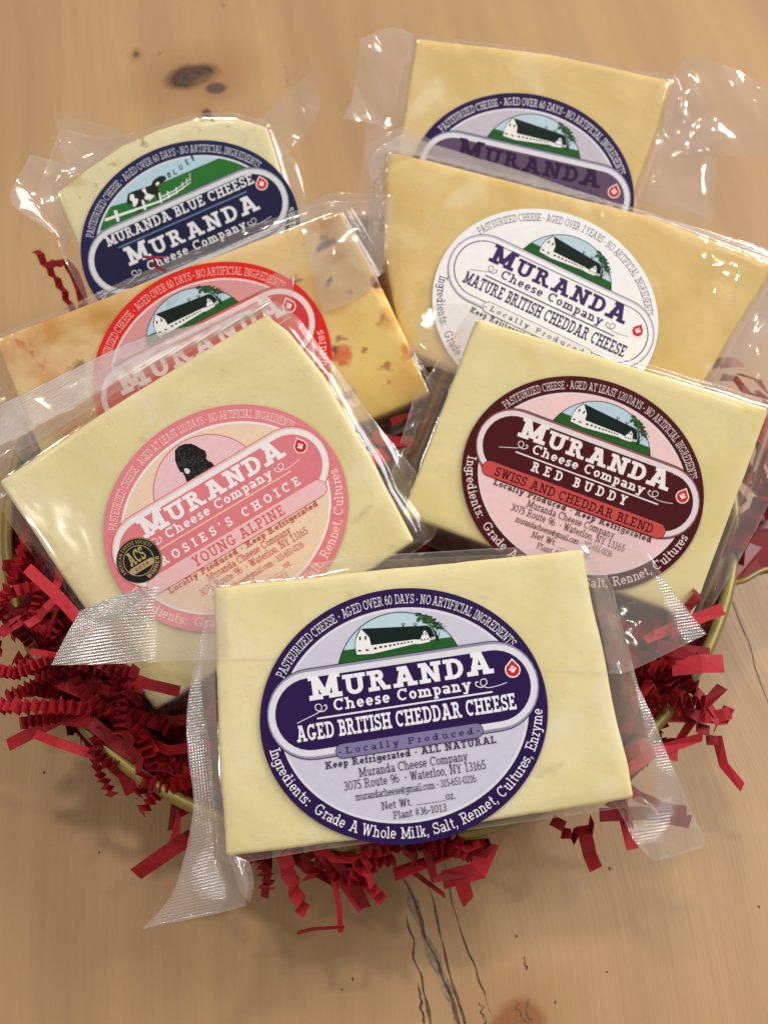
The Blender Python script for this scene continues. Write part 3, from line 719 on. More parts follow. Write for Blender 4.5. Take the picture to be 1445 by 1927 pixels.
    L.layer('headline_lettering', big, c['text'], 18, lab)
    rt = Print(); rt.arc('PASTEURIZED CHEESE * %s * NO ARTIFICIAL INGREDIENTS' % age, .895, .757, 152, 26, .066, .112, .06)
    L.layer('ring_lettering', rt, c['ringtext'], 3, lab); rt = Print()
    rt.arc('Ingredients:  Grade A Whole Milk, Salt, Rennet, Cultures, Enzyme' if style == 'cheddar' else 'Ingredients:  Grade A Whole Milk, Salt, Rennet, Cultures', .962, .826, 188, 352, .074, .125, .10)
    L.layer('ring_lettering', rt, c['ringtext'], 3, lab)
    if style == 'blue': seal(L, 19, lab, .78, .19)
    else: seal(L, 19, lab)
    return lab

def cowpic(L, lev, o, vt):
    def q(x, y): dx, dy = x - 688, -(y - 688); c, s_ = math.cos(rad(24)), math.sin(rad(24)); return ((dx * c + dy * s_) / 660, (-dx * s_ + dy * c) / 660)
    cpt = lambda ps: [q(*p) for p in ps]
    top = clip(ell(.850, .710), 0, 1, vt)
    L.layer('picture_sky', Print().poly(top), '#a9c9dc', lev, o)
    a, b = q(200, 505), q(330, 468); nx, ny = b[1] - a[1], -(b[0] - a[0])
    g1 = clip(top, nx, ny, nx * a[0] + ny * a[1]); a, b = q(330, 440), q(870, 203); nx, ny = b[1] - a[1], -(b[0] - a[0]); g2 = clip(top, nx, ny, nx * a[0] + ny * a[1])
    e1, e2 = q(380, 420)[0], 0
    L.layer('picture_grass', Print().poly(clip(g1, -1, 0, -e1 - .1), clip(g2, 1, 0, e1)), '#1f6a2b', lev + 1, o)
    f = Print()
    f.poly(*[cpt(p) for p in ([(185, 572), (510, 462), (510, 474), (185, 590)], [(235, 525), (255, 522), (272, 588), (255, 592)], [(398, 462), (412, 460), (428, 518), (414, 522)], [(498, 420), (509, 418), (522, 478), (511, 480)],
        [(510, 462), (600, 415), (690, 350), (690, 356), (600, 425), (510, 474)], [(515, 440), (600, 398), (685, 330), (685, 335), (600, 405), (515, 448)], [(548, 410), (556, 408), (566, 450), (558, 452)], [(598, 385), (604, 383), (612, 425), (606, 426)], [(635, 355), (640, 354), (646, 398), (641, 399)], [(662, 330), (666, 329), (671, 370), (667, 371)], [(680, 300), (684, 299), (688, 345), (684, 346)])])
    cow = [(318, 425), (345, 410), (400, 392), (455, 372), (462, 350), (480, 332), (505, 318), (535, 315), (545, 335), (520, 362), (500, 372), (498, 400), (508, 452), (494, 455), (478, 425), (440, 440), (436, 470), (420, 476), (404, 462), (400, 515), (384, 534), (368, 530), (372, 498), (350, 508), (338, 480), (322, 492), (312, 466)]
    L.layer('picture_cow', Print().poly(cpt(cow)), '#111114', lev + 2, o)
    L.layer('cow_patches', Print().poly(*[cpt(p) for p in ([(330, 430), (352, 425), (358, 450), (380, 455), (376, 480), (362, 500), (350, 500), (345, 470), (330, 460)], [(398, 400), (418, 388), (430, 420), (458, 430), (462, 445), (430, 462), (414, 450), (425, 430)], [(480, 362), (498, 350), (505, 362), (488, 378)], [(440, 440), (470, 430), (475, 438), (445, 468)])]), '#dfe3e6', lev + 3, o)
    L.layer('picture_fence', f, '#dfe3e6', lev + 4, o)
    bt = Print()
    for ch, (x, y) in zip('BLUE!', ((563, 318), (597, 300), (632, 271), (670, 240), (705, 216))):
        bt.line(ch, q(x - 14, y)[0], q(x + 14, y)[0] - (.01 if ch == '!' else 0), q(x, y + 10)[1], .050, .20, 0, sl=False)
    L.layer('picture_lettering', bt, '#26302f', lev + 4, o)

def dogpic(L, lev, o):
    def q(x, y): dx, dy = x - 479, -(y - 890); c, s_ = math.cos(rad(31)), math.sin(rad(31)); return ((dx * c + dy * s_) / 901, (-dx * s_ + dy * c) / 901)
    cpt = lambda ps: [q(*p) for p in ps]
    body = [(110, 410), (135, 380), (175, 363), (225, 360), (262, 375), (290, 395), (325, 410), (338, 440), (335, 470), (350, 485), (375, 495), (398, 525), (300, 585), (203, 652), (188, 610), (172, 570), (150, 565), (130, 530), (112, 480)]
    L.layer('picture_dog', Print().poly(cpt(body)), '#141416', lev, o)
    rn = random.Random(2); g = []
    for k in range(150):
        x, y = rn.uniform(125, 375), rn.uniform(385, 590)
        if not inside((x, y), body): continue
        a = rn.uniform(.6, 1.9); l = rn.uniform(8, 22); w_ = rn.uniform(1.5, 4); dx, dy = math.cos(a) * l, math.sin(a) * l
        g.append(cpt([(x - w_, y), (x + dx * .5 - w_, y + dy * .5), (x + dx, y + dy), (x + dx * .5 + w_, y + dy * .5), (x + w_, y)]))
    L.layer('dog_coat', Print().poly(*g), '#44464b', lev + 1, o)
    L.layer('dog_muzzle', Print().poly(cpt([(128, 470), (160, 455), (196, 470), (205, 500), (180, 530), (150, 520), (132, 500)])), '#2c2d31', lev + 1, o)
    L.layer('dog_face', Print().poly(cpt([(130, 472), (150, 466), (160, 478), (148, 490), (133, 486)]), cpt([(190, 448), (200, 444), (204, 452), (194, 456)]), cpt([(148, 448), (157, 444), (160, 452), (151, 455)])), '#060607', lev + 2, o)
    L.layer('dog_tongue_patch', Print().poly(cpt([(178, 540), (196, 538), (214, 545), (222, 562), (208, 578), (190, 575), (182, 560)])), '#d9d4d6', lev + 2, o)

def medal(L, lev, o):
    u, v = L.art(264, 1055); r = 41.5 / L.apx; ro = L.rot
    def f(pr): # turned upright to the photograph's tilt
        return pr
    L.layer('medal_rim', Print().poly(ell(r * 1.04, r * 1.04, 40, u + r * .04, v)), '#8f7a52', lev, o)
    L.layer('medal', Print().poly(ell(r, r, 40, u, v)), '#17181b', lev + 1, o)
    ri = Print(); a, b = ell(r * .70, r * .70, 40, u, v), ell(r * .67, r * .67, 40, u, v); ri.add(a + b, [(k, (k + 1) % 40, 40 + (k + 1) % 40, 40 + k) for k in range(40)])
    ri.arc('AMERICAN CHEESE SOCIETY', r * .78, r * .78, 198, 18, r * .15, .16, .10, sl=False, cx=u, cy=v)
    ri.arc('WINNER', r * .93, r * .93, 268, 345, r * .19, .18, .14, sl=False, cx=u, cy=v)
    ri.line('ACS', u - r * .42, u + r * .40, v - r * .08, r * .62, .20, .06)
    L.layer('medal_lettering', ri, '#b59c70', lev + 2, o)
    L.layer('medal_plate', Print().poly(stad(u - r * .62, u + r * .62, v - r * .30, r * .15)), '#b59c70', lev + 3, o)
    L.layer('plate_lettering', Print().line('2024', u - r * .34, u + r * .34, v - r * .37, r * .15, .17, .3, sl=False), '#1c1a16', lev + 4, o)

PURPLE = dict(ring='#250e4a', panel='#c4c5da', rim='#d6d8e6', edge='#8f8ca8', band='#250e4a', text='#e6e8f2', small='#34244f', pill='#7a74a0', pilltext='#2c1e4c', key='#241640', ringtext='#e3e4ee')
WHITE = dict(ring='#ecedf4', panel='#eaebf2', rim='#ecedf4', edge='#c9c8da', band='#ecedf4', text='#3a2a60', small='#2b2540', pill='#e2e3ea', pilltext='#2b2540', key='#3a2a60', key2='#3a2a60', ringtext='#4a4458', rule='#3a2a60')
MAROON = dict(ring='#460a12', panel='#e6c6cc', rim='#dcd2da', edge='#8e5a60', band='#460a12', text='#e9e2e8', small='#4a1a22', pill='#c04a48', pilltext='#3c0e14', key='#3c0e14', ringtext='#e2d3d8')
RED = dict(ring='#d4201a', panel='#cf9296', rim='#e3ccd0', edge='#c06060', band='#c4343a', text='#e6d8da', small='#7c1a1c', pill='#d08080', pilltext='#7c1a1c', key='#8c1a1a', ringtext='#ecb8b4')
PINK = dict(ring='#da808c', panel='#e6cdb6', rim='#e9e4ea', edge='#e0bfc0', band='#d87c88', text='#ece8f0', small='#c8555a', pill='#e6bcc4', pilltext='#cf5f68', key='#cc5a60', ringtext='#f0d6cc', rule='#e8c8b0')
BLUE = dict(ring='#141848', panel='#a9c9dc', rim='#cdd2dc', edge='#8b92a4', band='#10143e', text='#d8dce6', small='#1c2158', pill='#8890b0', pilltext='#1c2158', key='#0e1236', ringtext='#c9cede')

# ------------------------------------------------------------------ table
def wood(name, off, tone=1.0, knots=True):
    m, nt, out = new_mat(name); L = nt.links.new
    tc = node(nt, 'ShaderNodeTexCoord')
    mp0 = node(nt, 'ShaderNodeMapping'); mp0.inputs['Location'].default_value = (off, off * .7, 0); L(tc.outputs['Object'], mp0.inputs[0])
    sx = node(nt, 'ShaderNodeSeparateXYZ'); L(tc.outputs['Object'], sx.inputs[0])
    # warp of the grain
    nw = node(nt, 'ShaderNodeTexNoise', Scale=3.0, Detail=2.0); L(mp0.outputs[0], nw.inputs['Vector'])
    add = node(nt, 'ShaderNodeMath', operation='MULTIPLY_ADD'); L(nw.outputs[0], add.inputs[0]); add.inputs[1].default_value = .06; L(sx.outputs[0], add.inputs[2])
    def band(sc_x, sc_y, detail, rough=.6):
        cb = node(nt, 'ShaderNodeCombineXYZ')
        a = node(nt, 'ShaderNodeMath', operation='MULTIPLY'); L(add.outputs[0], a.inputs[0]); a.inputs[1].default_value = sc_x
        b = node(nt, 'ShaderNodeMath', operation='MULTIPLY_ADD'); L(sx.outputs[1], b.inputs[0]); b.inputs[1].default_value = sc_y; b.inputs[2].default_value = off
        L(a.outputs[0], cb.inputs[0]); L(b.outputs[0], cb.inputs[1])
        n = node(nt, 'ShaderNodeTexNoise', Scale=1.0, Detail=detail, Roughness=rough); L(cb.outputs[0], n.inputs['Vector']); return n
    g1, g2, g3 = band(20, 1.4, 3), band(95, 3, 4, .6), band(700, 26, 3, .6)
    blot = node(nt, 'ShaderNodeTexNoise', Scale=5.0, Detail=3.0); L(mp0.outputs[0], blot.inputs['Vector'])
    rp = node(nt, 'ShaderNodeValToRGB'); e = rp.color_ramp.elements
    e[0].position = .28; e[0].color = rgb('#9c7d5a'); e[1].position = .72; e[1].color = rgb('#b7976c'); x = rp.color_ramp.elements.new(.5); x.color = rgb('#aa8a64')
    L(g1.outputs[0], rp.inputs[0])
    def mix(fac, a, bcol, mode='MIX'):
        mx = node(nt, 'ShaderNodeMix', data_type='RGBA', blend_type=mode); L(fac, mx.inputs[0]); L(a, mx.inputs[6]); mx.inputs[7].default_value = bcol; return mx.outputs[2]
    def rng(src, a, b, c, d):
        r = node(nt, 'ShaderNodeMapRange', **{'From Min': a, 'From Max': b, 'To Min': c, 'To Max': d}); L(src, r.inputs[0]); return r.outputs[0]
    col = mix(rng(g2.outputs[0], .48, .75, 0, .30), rp.outputs[0], rgb('#957657'))
    col = mix(rng(g3.outputs[0], .5, .8, 0, .18), col, rgb('#927254'))
    col = mix(rng(blot.outputs[0], .5, .72, 0, .45), col, rgb('#aa8260'))
    rough = node(nt, 'ShaderNodeMapRange', **{'From Min': .3, 'From Max': .7, 'To Min': .32, 'To Max': .48}); L(g2.outputs[0], rough.inputs[0])
    if knots:
        for kx, ky, rx, ry, rot_, dk, inner in KNOTS:
            mpk = node(nt, 'ShaderNodeMapping', vector_type='TEXTURE'); mpk.inputs['Location'].default_value = (kx, ky, 0); mpk.inputs['Rotation'].default_value = (0, 0, rot_); mpk.inputs['Scale'].default_value = (rx, ry, 1)
            nk = node(nt, 'ShaderNodeTexNoise', Scale=90.0, Detail=4.0); L(tc.outputs['Object'], nk.inputs['Vector'])
            nm = node(nt, 'ShaderNodeMix', data_type='VECTOR'); nm.inputs[0].default_value = .006; L(tc.outputs['Object'], nm.inputs[4]); L(nk.outputs['Color'], nm.inputs[5])
            L(nm.outputs[1], mpk.inputs[0])
            ln = node(nt, 'ShaderNodeVectorMath', operation='LENGTH'); L(mpk.outputs[0], ln.inputs[0])
            halo = rng(ln.outputs['Value'], 1.0, 3.2, .65, 0); col = mix(halo, col, rgb('#99704a'))
            core = rng(ln.outputs['Value'], .75, 1.15, 1.0, 0)
            if inner > 0:
                rg = node(nt, 'ShaderNodeMath', operation='SINE'); r2 = node(nt, 'ShaderNodeMath', operation='MULTIPLY'); L(ln.outputs['Value'], r2.inputs[0]); r2.inputs[1].default_value = 16.0; L(r2.outputs[0], rg.inputs[0])
                cc = mix(rng(rg.outputs[0], -1, 1, 0, .28), None or rgbnode(nt, dk), rgb('#7d6046'))
                mx = node(nt, 'ShaderNodeMix', data_type='RGBA'); L(core, mx.inputs[0]); L(col, mx.inputs[6]); L(cc, mx.inputs[7]); col = mx.outputs[2]
            else: col = mix(core, col, rgb(dk))
    hs = node(nt, 'ShaderNodeHueSaturation', Value=tone); L(col, hs.inputs['Color'])
    b = node(nt, 'ShaderNodeBsdfPrincipled', **{'Specular IOR Level': .4}); L(hs.outputs[0], b.inputs['Base Color']); L(rough.outputs[0], b.inputs['Roughness'])
    bp = node(nt, 'ShaderNodeBump', Strength=.25, Distance=.0006); L(g3.outputs[0], bp.inputs['Height']); L(bp.outputs[0], b.inputs['Normal'])
    L(b.outputs[0], out.inputs[0]); return m
def rgbnode(nt, hx):
    n = nt.nodes.new('ShaderNodeRGB'); n.outputs[0].default_value = rgb(hx); return n.outputs[0]

TR = rad(9.6)
table = tag(empty('wooden_table'), 'pale knotty pine table top with a split grain under the red tin', 'table')
table.rotation_euler = (0, 0, TR)
RT = Matrix.Rotation(-TR, 3, 'Z')
def T(px, py): return RT @ P(px, py, 0)
k1, k2, k3, k4, k5, k6 = T(372, 142), T(985, 1915), T(398, 212), T(265, 102), T(298, 100), T(432, 190)
KNOTS = [(k1.x, k1.y, .0175, .0125, rad(18), '#3f2e22', 1), (k2.x, k2.y, .010, .008, .4, '#8a5a34', 0), (k3.x, k3.y, .0028, .0045, .2, '#4c3a2a', 0), (k4.x, k4.y, .002, .004, 0, '#6b5440', 0), (T(415, 165).x, T(415, 165).y, .006, .006, 0, '#5a4636', 0)]
sA, sB = T(1372, 1115), T(1440, 1330)
seam_x = (sA.x + sB.x) / 2
wa, wb, wc = wood('pine_main', 0.0), wood('pine_right', 3.1, 1.02), wood('pine_left', 7.7, .98)
def plank(x0, x1, mat):
    # long board with eased edges, 30 mm thick, its top at z = 0
    e = .0006; prof = [(x0, -.03), (x0, -e), (x0 + e, 0), (x1 - e, 0), (x1, -e), (x1, -.03)]; V = []; ys = [-1.2, 1.6]
    for y in ys: V += [(x, y, z) for x, z in prof]
    n = len(prof); F = [(i, (i + 1) % n, n + (i + 1) % n, n + i)[::-1] for i in range(n)] + [tuple(range(n)), tuple(range(2 * n - 1, n - 1, -1))]
    return mesh('plank', V, F, mat, table)
plank(-.40, .46, wa); plank(-.80, -.4006, wc); plank(.4606, .9, wb)
SEAM = 1
# splits in the boards: sunk dark fissures drawn as slivers let into the top
crk = simple('fissure', rgb('#5f4e41'), .9, .1, bump=.6, bscale=900, var=.5); crk2 = simple('fissure_grey', rgb('#8b7c68'), .8, .1, bump=.6, bscale=1200, var=.4)
def crack(pts, w0, w1, mat, lift=.00004, seed=0):
    p = [T(*q) for q in pts]; n = 60; V, F = [], []
    for i in range(n + 1):
        t = i / n; c = spline(p, t); d = (spline(p, min(1, t + .02)) - spline(p, max(0, t - .02))).normalized(); nn = Vector((-d.y, d.x, 0))
        ww = (w0 + (w1 - w0) * t) * (.25 + max(0, .6 + 1.2 * nz(t * 5, seed) + .35 * nz(t * 19, seed))) * min(1, 6 * t + .1, 6 * (1 - t) + .1) * .4
        c = c + nn * .0012 * nz(t * 6, seed + 9)
        V += [(c.x + nn.x * ww, c.y + nn.y * ww, lift), (c.x - nn.x * ww, c.y - nn.y * ww, lift)]
    for i in range(n): F.append((2 * i, 2 * i + 1, 2 * i + 3, 2 * i + 2))
    mesh('fissure', V, F, mat, table)
crack([(1366, 1100), (1390, 1165), (1415, 1230), (1445, 1330), (1460, 1390)], .0007, .0009, crk, .00006, 21)
crack([(765, 1655), (790, 1740), (815, 1800), (840, 1860), (868, 1945)], .0040, .0048, crk2, .00003, 1)
crack([(752, 1640), (782, 1700), (800, 1760), (820, 1810), (850, 1880), (868, 1950)], .0014, .0018, crk, .00006, 2)
crack([(805, 1670), (825, 1740), (838, 1800), (850, 1850), (868, 1900), (880, 1950)], .0012, .0012, crk, .00007, 3)
crack([(830, 1610), (855, 1710), (880, 1790), (905, 1850), (925, 1910)], .0008, .0009, crk, .00006, 4)
crack([(763, 1720), (775, 1770), (785, 1820), (800, 1870), (812, 1945)], .0009, .0014, crk, .00006, 5)
crack([(785, 1850), (793, 1890), (800, 1945)], .001, .0014, crk, .00006, 6)
crack([(860, 1880), (875, 1930)], .0007, .001, crk, .00006, 7)
crack([(902, 1885), (915, 1935)], .0007, .0012, crk, .00006, 8)
crack([(970, 1885), (980, 1910), (994, 1930)], .0005, .0008, crk, .00006, 9)
crack([(995, 1880), (990, 1905), (1000, 1925)], .0005, .0010, crk, .00006, 10)
crack([(535, 118), (545, 165)], .0007, .0014, crk2, .00006, 11)
crack([(985, 1800), (992, 1828)], .0005, .0012, crk, .00006, 12)
sp = simple('speck', rgb('#5a4432'), .8, .2)
rn = random.Random(8)
for (px, py, r) in [(664, 1843, .0007), (643, 1863, .0005), (1147, 1635, .0007), (1045, 1887, .0006), (1428, 1707, .0006), (1142, 1830, .0005), (972, 1763, .0006), (83, 1455, .0007), (186, 1605, .0006), (255, 98, .002), (300, 100, .0012), (420, 10, .0014)]:
    c = T(px, py); r *= .75; V = [(c.x + r * rn.uniform(.6, 1.1) * math.cos(a * .785), c.y + 1.5 * r * rn.uniform(.6, 1.1) * math.sin(a * .785), .00008) for a in range(8)]
    mesh('wood_pit', V, [tuple(range(8))], sp, table)

# ------------------------------------------------------------------ the tin
TC = Vector((-.005, .192, 0)); RR = .1405; RZ = .060
gold = simple('gold_rim', rgb('#85763e'), .42, .5, metal=.35, bump=.1, bscale=300, var=.06)
redtin = simple('red_enamel', rgb('#7c1018'), .28, .5, bump=.03, bscale=100, var=.05)
tin = tag(empty('gift_tin', loc=TC), 'round red enamel tin with a rolled gold rim, full of red paper shreds', 'tin')
def lathe(prof, n=128):
    V, F = [], []
    for r, z in prof: V += [(r * math.cos(2 * math.pi * i / n), r * math.sin(2 * math.pi * i / n), z) for i in range(n)]
    for k in range(len(prof) - 1):
        for i in range(n): j = (i + 1) % n; F.append((k * n + i, k * n + j, (k + 1) * n + j, (k + 1) * n + i))
    return V, F
V, F = lathe([(.001, .001), (.112, .001), (.116, .004), (RR - .001, RZ - .002)]); V2, F2 = lathe([(.001, .003), (.111, .003), (.1148, .006), (RR - .0022, RZ - .002)])
b0 = len(V); mesh('tin_wall', V + V2, F + [tuple(b0 + i for i in f[::-1]) for f in F2], redtin, tin, smooth=True)
V, F = lathe([(RR + .0022 * math.cos(a * math.pi / 5), RZ + .0020 * math.sin(a * math.pi / 5)) for a in range(11)]); mesh('tin_rim', V, F, gold, tin, smooth=True)
# side handle tab on the right: red plate with a rolled gold edge
hp = [P(1368, 1040, .052), P(1377, 1098, .050), P(1400, 1088, .046), P(1440, 1078, .043), P(1500, 1068, .042), P(1520, 1000, .042), P(1500, 950, .044), P(1375, 990, .052)]
hp = [p - TC for p in hp]
V = [tuple(p) for p in hp] + [tuple(p - Vector((0, 0, .0012))) for p in hp]; n = len(hp)
hd = mesh('tin_handle', V, [tuple(range(n)), tuple(range(2 * n - 1, n - 1, -1))] + [(i, n + i, n + (i + 1) % n, (i + 1) % n) for i in range(n)], redtin, tin)
def tube(path, r, k=8):
    V, F = [], []
    for i, p in enumerate(path):
        d = (path[min(i + 1, len(path) - 1)] - path[max(i - 1, 0)]).normalized(); a = d.cross(Vector((0, 0, 1))).normalized(); b = a.cross(d)
        V += [tuple(p + (a * math.cos(2 * math.pi * j / k) + b * math.sin(2 * math.pi * j / k)) * (r(i / (len(path) - 1)) if callable(r) else r)) for j in range(k)]
    for i in range(len(path) - 1):
        for j in range(k): F.append((i * k + j, i * k + (j + 1) % k, (i + 1) * k + (j + 1) % k, (i + 1) * k + j))
    F += [tuple(range(k)), tuple(range(len(V) - 1, len(V) - k - 1, -1))]
    return V, F
ed = [hp[1], hp[2] + Vector((0, -.001, .0005)), hp[3] + Vector((0, .001, .0008)), hp[4], hp[5]]
V, F = tube([spline(ed, i / 40) for i in range(41)], .0011); mesh('handle_edge', V, F, gold, hd, smooth=True)

# ------------------------------------------------------------------ packs
K = lambda t, i, j, k: None
film_std = film_mat('clear_film', haze=.02)
film_soft = film_mat('clear_film_loose', haze=.02, bump=.45, bscale=70)
film_crk = film_mat('clear_film_crinkled', haze=.02, bump=.5, bscale=60, crinkle=.30)
ch_pale = cheese_mat('cheddar_pale', rgb('#f7f0c4'), rgb('#ebe1a6'), spots=[('#f6efce', 60.0, .60, .78), ('#d9cfa0', 110.0, .66, .80)])
ch_pale2 = cheese_mat('cheddar_pale_warm', rgb('#f7eebc'), rgb('#ebdf9a'), spots=[('#f8efca', 55.0, .60, .78)])
ch_gold = cheese_mat('cheddar_gold', rgb('#f0d898'), rgb('#e0c274'), spots=[('#f2dfa8', 50.0, .58, .78)])
ch_tan = cheese_mat('cheddar_tan', rgb('#eed89c'), rgb('#e0c47c'), spots=[('#f4e4b4', 50.0, .56, .78)])
# blue cheese, back left
B = Pack('blue_cheese_pack', 'rounded wedge of blue cheese under a navy label showing a cow by a fence', 359, 449, .372, 24, 210, tilt=2)
ch_blue = cheese_mat('blue_cheese', rgb('#f0ebca'), rgb('#e3deb0'), spots=[('#7f8a62', 75.0, .66, .74), ('#c8bd78', 45.0, .60, .72)], blobs=[(*B.loc(x, y).xy, r, h, a) for x, y, r, h, a in ((395, 228, .0022, '#6f7a50', .9), (268, 266, .0024, '#8a9065', .7), (217, 310, .0016, '#c9ad62', .8), (377, 248, .0012, '#c8b070', .7), (178, 345, .0014, '#b9b48a', .7), (150, 372, .001, '#aaa57c', .6), (460, 262, .002, '#cfc89a', .6), (430, 236, .001, '#99986c', .6))])
B.block([(104, 362), (160, 318), (228, 272), (300, 240), (370, 220), (440, 219), (502, 236), (522, 300), (545, 385), (570, 480), (330, 640), (205, 600), (150, 470)], ch_blue, seed=1)
B.pouch([(92, 365), (60, 330), (100, 225), (180, 240), (300, 222), (420, 205), (500, 222), (560, 300), (590, 460), (560, 520), (330, 660), (190, 640), (150, 560), (95, 450)], film_std, fall=.008, seed=1, wr=.0008)
B.flap([[(55, 288, .004), (110, 305, .001), (150, 320, .0006)], [(20, 375, .006), (70, 372, .000), (125, 380, -.003)], [(90, 432, .001), (110, 445, -.003), (140, 470, -.006)]], film_soft, seed=2, wr=.0015, haze=.20, rw=.0008, nu=56, nv=46)
B.flap([[(105, 222, .006), (180, 232, .004), (260, 262, .0012)], [(112, 270, .002), (170, 290, -.001), (225, 280, -.0022)], [(135, 330, -.002), (150, 345, -.003), (160, 340, -.004)]], film_soft, seed=3, wr=.0015, haze=.20, rw=.0007, nu=50, nv=40)
B.flap([[(480, 225, -.002), (540, 175, .004), (585, 140, .008)], [(505, 262, -.003), (560, 225, .001), (602, 185, .004)], [(520, 300, -.004), (560, 270, -.001), (598, 225, .001)]], film_soft, seed=4, wr=.002, haze=.20, rw=.0008, nu=50, nv=40)
std_label(B, BLUE, '', style='blue', tm=True)

# purple label, back right
U = Pack('cheddar_pack', 'golden cheddar block at the very back right, purple ringed label half hidden', 980, 362, .378, -13, 213, tilt=0)
U.block([(783, 70), (1030, 98), (1268, 150), (1235, 250), (1150, 470), (1100, 500), (730, 420), (745, 300), (766, 180)], ch_tan, seed=2)
U.pouch([(770, 58), (905, 78), (1030, 92), (1180, 110), (1285, 122), (1350, 300), (1338, 420), (1200, 520), (700, 450), (690, 380), (735, 270), (752, 150)], film_soft, fall=.006, seed=5, wr=.0012)
U.flap([[(678, 75, .006), (730, 55, .004), (778, 66, .001)], [(665, 170, .004), (710, 170, .001), (765, 165, -.002)], [(646, 222, .003), (700, 230, .0), (755, 242, -.003)]], film_soft, seed=6, wr=.0018, haze=.20, rw=.0005, nu=50, nv=40)
U.flap([[(690, 215, -.002), (725, 220, -.003), (755, 225, -.005)], [(684, 290, -.003), (710, 300, -.004), (740, 300, -.006)], [(672, 370, -.004), (700, 375, -.005), (730, 380, -.007)]], film_std, seed=16, wr=.0008)
U.flap([[(1275, 122, .001), (1308, 108, .006), (1380, 132, .007), (1475, 168, .008)], [(1250, 200, -.001), (1320, 190, .004), (1390, 200, .006), (1480, 230, .007)], [(1225, 292, -.003), (1290, 296, .0), (1360, 292, .002), (1480, 290, .004)]], film_soft, seed=7, wr=.0026, haze=.20, rw=.0010, nu=80, nv=60)
U.flap([[(1262, 170, -.002), (1290, 180, .003), (1310, 150, .004)], [(1235, 270, -.004), (1300, 270, .001), (1345, 280, .002)], [(1210, 380, -.006), (1280, 390, -.002), (1342, 415, -.001)]], film_std, seed=8, wr=.0018, haze=.20, rw=.0006, nu=40, nv=50)
std_label(U, dict(PURPLE, band='#5b4766', text='#2e1440', panel='#bdbac8'), 'AGED BRITISH CHEDDAR CHEESE')

# white label
W = Pack('cheddar_pack', 'golden mature cheddar block with a white oval label in purple lettering, crinkled film', 1025, 585, .352, -25.6, 217, tilt=2)
W.block([(728, 284), (800, 298), (1010, 352), (1220, 404), (1462, 494), (1380, 625), (1270, 812), (1000, 750), (760, 660), (722, 470)], ch_gold, seed=3)
def lw(x, y, d): return 0.0
W.pouch([(700, 268), (752, 232), (800, 246), (1010, 312), (1220, 382), (1490, 462), (1500, 560), (1330, 800), (1270, 835), (1000, 775), (740, 690), (690, 470)], film_crk, fall=.006, seed=9, wr=.0007, hz_fn=lambda x, y, d: .07 + (.24 * sstep(y / .02) if d > .0005 and y > 0 else 0))
W.flap([[(686, 276, .004), (760, 238, .004), (815, 268, .0012)], [(690, 300, .003), (735, 262, .004), (800, 288, .0012)], [(700, 350, .0005), (722, 310, .002), (735, 292, .0015)]], film_soft, seed=10, wr=.0014, rw=.0006, nu=50, nv=40)
W.flap([[(1400, 620, -.006), (1440, 560, -.003), (1490, 520, -.002)], [(1400, 700, -.008), (1440, 680, -.004), (1490, 640, -.003)], [(1390, 790, -.009), (1430, 780, -.007), (1480, 760, -.005)]], film_std, seed=11, wr=.0015)
std_label(W, WHITE, 'MATURE BRITISH CHEDDAR CHEESE', age='AGED OVER 2 YEARS')

# red label
Rk = Pack('spotted_cheese_pack', 'red flecked cheese block with a bright red oval label, left side behind the pink one', 400, 696, .345, 27, 230, tilt=3)
ch_spot = cheese_mat('spotted_cheese', rgb('#f0d9a4'), rgb('#e4c688'), spots=[('#cf9636', 34.0, .52, .68), ('#c9742c', 60.0, .66, .74)], blobs=[(*Rk.loc(x, y).xy, r, h, a) for x, y, r, h, a in ((760, 650, .030, '#edd070', .75), (720, 760, .020, '#edd070', .6), (742, 560, .012, '#ebcb6c', .5), (660, 600, .007, '#e2b258', .4), (608, 460, .0028, '#4a2440', .9), (624, 450, .0014, '#6a2a3c', .8), (714, 525, .0034, '#c0701c', .8), (711, 530, .0018, '#5a1c10', .95), (644, 672, .0034, '#d8600c', .9), (638, 662, .0016, '#7a2410', .9), (636, 640, .002, '#8a4434', .8), (735, 598, .005, '#d8a040', .7), (722, 600, .0018, '#a8683c', .7), (780, 660, .0042, '#d0800c', .95), (722, 548, .0030, '#d8860c', .9), (790, 680, .003, '#dc9414', .8), (779, 668, .0018, '#6a3008', .95), (725, 690, .0014, '#a85418', .8), (728, 718, .0012, '#a85418', .7), (692, 662, .001, '#a85a1c', .8), (626, 530, .0015, '#54202c', .9), (656, 547, .0012, '#c05038', .8), (552, 530, .002, '#7a3c3a', .7), (146, 690, .0024, '#6a2a34', .85), (136, 752, .0034, '#8a4a6c', .7), (60, 668, .0012, '#8a3c2c', .7), (650, 745, .003, '#8a3848', .8), (100, 700, .012, '#dc9a5c', .4), (40, 660, .010, '#dc9a5c', .35), (760, 720, .008, '#dca84c', .5), (600, 420, .006, '#dc9e60', .4))])
Rk.block([(-12, 638), (300, 520), (638, 392), (700, 500), (812, 742), (480, 880), (160, 1000), (70, 840)], ch_spot, seed=4)
Rk.pouch([(-30, 625), (120, 560), (420, 425), (600, 362), (700, 360), (745, 372), (735, 470), (700, 545), (760, 640), (840, 735), (800, 790), (500, 910), (150, 1040), (-20, 800)], film_std, fall=.006, seed=12, wr=.0008)
